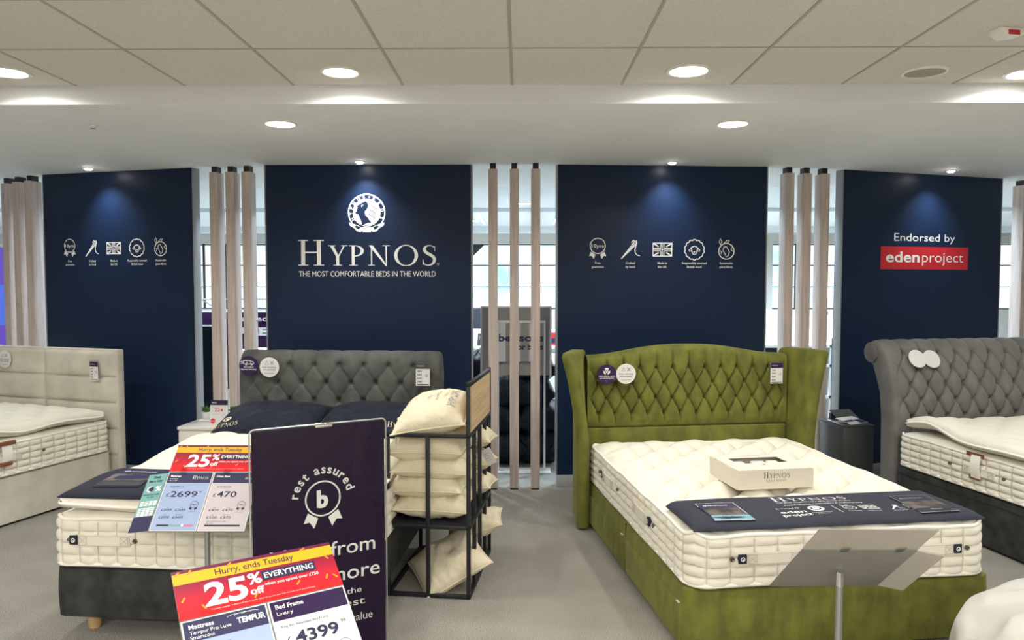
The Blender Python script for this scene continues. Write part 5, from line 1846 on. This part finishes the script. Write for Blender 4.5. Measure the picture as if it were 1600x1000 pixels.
# ================================================================== BEHIND THE PARTITION
# sign board with two metal frames, middle gap
t = thing('sign_board', 'grey framed sign board with navy lettering standing behind the middle slats', 'sign', (0.0, 6.88, 0.242))
t.scale = (0.86, 0.86, 0.86)
M().box(-0.41, 0.05, 0.75, 0.33, 0.07, 1.47).build('rear_board', MT['speakergrey'], t)
fr = M()
for a in ((-0.42, 0.04, 0.72, -0.40, 0.08, 1.49), (0.32, 0.04, 0.72, 0.34, 0.08, 1.49), (-0.40, 0.04, 1.47, 0.32, 0.08, 1.49)):
    fr.box(*a)
fr.build('rear_frame', MT['alu'], t)
M().box(-0.22, 0.0, 0.90, 0.255, 0.012, 1.31).build('sign_panel', MT['speakergrey'], t)
for k in range(3):
    M().box(-0.22 + 0.16 * k, -0.003, 0.90, -0.15 + 0.16 * k, 0.0, 1.31).build('pale_stripe', MT['wallpaint'], t)
for a in ((-0.24, -0.01, -0.27, -0.22, 0.02, 1.34), (0.255, -0.01, -0.27, 0.275, 0.02, 1.34)):
    M().box(*a).build('post', MT['white'], t, bev=0.002)
M().box(-0.22, -0.01, 1.31, 0.255, 0.02, 1.34).build('rail', MT['white'], t, bev=0.002)
M().box(-0.30, -0.10, -0.281, 0.33, 0.12, -0.265).build('foot', MT['white'], t, bev=0.003)
p = Print()
p.text('bensons', 0.02, 1.12, 0.075, w=0.50, bold=.035)
p.text('for beds', 0.10, 1.03, 0.06, w=0.30, bold=.035)
p.build('lettering', MT['navyink'], t, lambda x, y: (x, -0.005, y))
# black bags
rnd = random.Random(9)
bags = [(-0.23, 7.28, 0.16, 0.62, 0.34), (0.17, 7.30, 0.16, 0.56, 0.34), (-0.20, 7.30, 0.42, 0.60, 0.30), (0.20, 7.28, 0.42, 0.54, 0.30), (-0.02, 7.30, 0.68, 0.74, 0.32), (-0.30, 7.62, 0.86, 0.44, 0.36), (0.10, 7.32, 0.90, 0.52, 0.26)]
labs = ['bottom left bulging black bag behind the middle slats', 'bottom right bulging black bag behind the middle slats', 'left black bag in the second layer behind the middle slats', 'right black bag in the second layer behind the middle slats', 'wide black bag in the third layer behind the middle slats', 'black bag leaning back at upper left of the pile behind the middle slats', 'topmost grey black bag of the pile behind the middle slats']
for (x, y, z, w_, h_), lab in zip(bags, labs):
    t = thing('plastic_bag', lab, 'bag', (x, y, z), rnd.uniform(-.2, .2), 'black bags behind the middle slats')
    m, T = pillow_mesh(w_, 0.52, h_, rnd.uniform(0, 50), 0.05, n=36, flat=-0.05, pull=0.09)
    m.build('bag', MT['bag'], t, smooth=80)
    M().tube([(w_ * .30, -0.255, 0.0), (w_ * .34, -0.275, 0.02), (w_ * .30, -0.29, 0.05)], [0.02, 0.008, 0.022], 8).build('tied_neck', MT['bag'], t, smooth=60)
# white counter and its bits
t = thing('display_counter', 'white stepped counter seen through the middle slats', 'counter', (-0.05, 9.3, 0))
M().box(-1.1, 0, 0, 1.1, 0.5, 0.92).build('carcass', MT['white'], t, bev=0.005)
M().box(-1.15, -0.03, 0.92, 1.15, 0.53, 0.96).build('worktop', MT['white'], t, bev=0.005)
M().box(-1.1, 0.30, 0.96, 1.1, 0.5, 1.14).build('upstand', MT['white'], t, bev=0.005)
t = thing('card_terminal', 'dark grey card reader on the counter left of the middle slats', 'card reader', (-0.49, 9.38, 0.96), R(15))
M().xbox(Matrix.Rotation(R(25), 4, 'X'), -0.045, -0.02, 0.0, 0.045, 0.02, 0.17).build('casing', MT['slate'], t, bev=0.01)
M().xbox(Matrix.Rotation(R(25), 4, 'X'), -0.035, -0.023, 0.10, 0.035, -0.019, 0.16).build('screen', MT['greyink'], t)
t = thing('carton', 'red lidded carton on the counter right of the middle slats', 'carton', (0.42, 9.40, 0.96))
M().box(-0.06, -0.05, 0, 0.06, 0.05, 0.16).build('carton', MT['redprint'], t, bev=0.006)
M().box(-0.05, -0.052, 0.03, 0.05, -0.05, 0.09).build('label_patch', MT['cardnavy'], t)
t = thing('screen_divider', 'navy divider screen left behind the middle slats', 'divider', (-0.95, 11.0, 0))
M().box(-0.5, 0, 0.0, 0.45, 0.05, 1.36).build('screen', MT['runner'], t, bev=0.004)
M().box(-0.6, -0.15, 0.0, 0.55, 0.2, 0.02).build('foot', MT['alu'], t, bev=0.004)
# left gap
t = thing('sale_board', 'dark plum board with bold white words behind the left slats', 'sign', (-3.0, 8.4, 0))
M().box(-0.62, 0, 0.55, 0.32, 0.04, 1.41).build('board', MT['poster'], t, bev=0.003)
for x in (-0.5, 0.2):
    M().box(x - 0.015, 0.005, 0.02, x + 0.015, 0.035, 0.55).build('leg', MT['black'], t)
M().box(-0.6, -0.12, 0, 0.3, 0.16, 0.02).build('foot', MT['black'], t, bev=0.003)
p = Print()
p.text('assured', 0.185, 1.31, 0.058, w=0.42, al='r', bold=.02)
p.text('SALE', 0.18, 1.155, 0.085, w=0.42, al='r', bold=.06)
p.build('lettering', MT['vinyl'], t, lambda x, y: (x, -0.002, y))
t = thing('tall_cabinet', 'tall black cabinet behind the gap right of the leftmost navy panel', 'cabinet', (-3.15, 7.55, 0))
M().box(-0.24, 0, 0.02, 0.075, 0.35, 1.30).build('carcass', MT['black'], t, bev=0.006)
M().box(-0.22, -0.012, 0.06, 0.06, -0.001, 1.27).build('door', MT['black'], t, bev=0.004)
t = thing('drawer_unit', 'white drawer unit seen low between the left slats', 'drawers', (-2.85, 8.0, 0))
M().box(-0.16, 0, 0.03, 0.30, 0.35, 1.02).build('carcass', MT['white'], t, bev=0.004)
for k in range(3):
    M().box(-0.145, -0.012, 0.06 + 0.32 * k, 0.285, -0.001, 0.36 + 0.32 * k).build('drawer', MT['white'], t, bev=0.004)
t = thing('handrail', 'grey metal handrail before the far windows, in the left gap', 'handrail', (-5.3, 13.4, 0))
for x in (-1.2, -0.4, 0.4, 1.2):
    M().tube([(x, 0, 0), (x, 0, 1.45)], 0.018, 10).build('post', MT['pole'], t, smooth=50)
for z in (1.45, 1.15):
    M().tube([(-1.25, 0, z), (1.25, 0, z)], 0.014, 10).build('rail', MT['pole'], t, smooth=50)
M().tube([(-0.35, 0, 1.43), (0.35, 0, 1.0)], 0.012, 8).build('brace', MT['pole'], t, smooth=50)
# right gap
t = thing('bed', 'distant pale bed with a beige headboard, behind the right slats', 'bed', (4.75, 12.3, 0))
M().box(-1.0, 0, 0.02, 1.0, 0.10, 1.30).build('headboard', MT['taupe'], t, bev=0.012)
soft_base(2.0, 1.6, 0.03, 0.40).xf(Matrix.Translation((0, -2.02, 0))).build('divan_base', MT['taupe'], t, smooth=60)
mattress('distant white mattress on the pale bed behind the right slats', (4.75, 10.3, 0.40), 0, 1.98, 1.55, 0.27, 4, 0.1, lambda x, y: 0.0, r=0.05)
price_tag('tiny white price tag on the distant beige headboard behind the right slats', (4.93, 12.29, 1.27), 0, 0.13, 0.17, MT['ink'], ('299', '349', '399', '449'))
t = thing('sign_post', 'slim black post behind the right slats beside the rightmost panel', 'post', (3.06, 7.35, 0))
M().box(-0.022, -0.02, 0.02, 0.022, 0.02, 1.20).build('upright', MT['black'], t, bev=0.004)
M().box(-0.09, -0.09, 0, 0.09, 0.09, 0.02).build('foot', MT['black'], t, bev=0.004)
t = thing('shelf_unit', 'white shelf unit with dark shelves low behind the right slats', 'shelving', (3.15, 8.6, 0))
for z in (0.05, 0.42, 0.78, 1.00):
    M().box(-0.45, 0, z, 0.40, 0.35, z + 0.03).build('shelf', MT['white'], t)
for x in (-0.45, 0.38):
    M().box(x, 0, 0, x + 0.02, 0.35, 1.05).build('side', MT['white'], t)
M().box(-0.43, 0.33, 0.05, 0.38, 0.35, 1.0).build('back_panel', MT['slate'], t)
# far left
t = thing('light_box', 'glowing blue and violet poster at the far left edge', 'light box', (-5.88, 8.2, 0), R(-16))
M().box(-0.45, 0, 0.05, 0.45, 0.08, 2.15).build('casing', MT['alu'], t, bev=0.004)
M().box(-0.43, -0.004, 1.72, 0.43, 0.0, 2.12).build('upper_print', MT['purplescreen'], t)
M().box(-0.43, -0.004, 1.28, 0.43, 0.0, 1.72).build('middle_print', MT['bluescreen'], t)
M().box(-0.43, -0.004, 0.10, 0.43, 0.0, 1.28).build('lower_print', MT['purplescreen'], t)
M().box(-0.5, -0.15, 0, 0.5, 0.25, 0.05).build('foot', MT['alu'], t, bev=0.004)
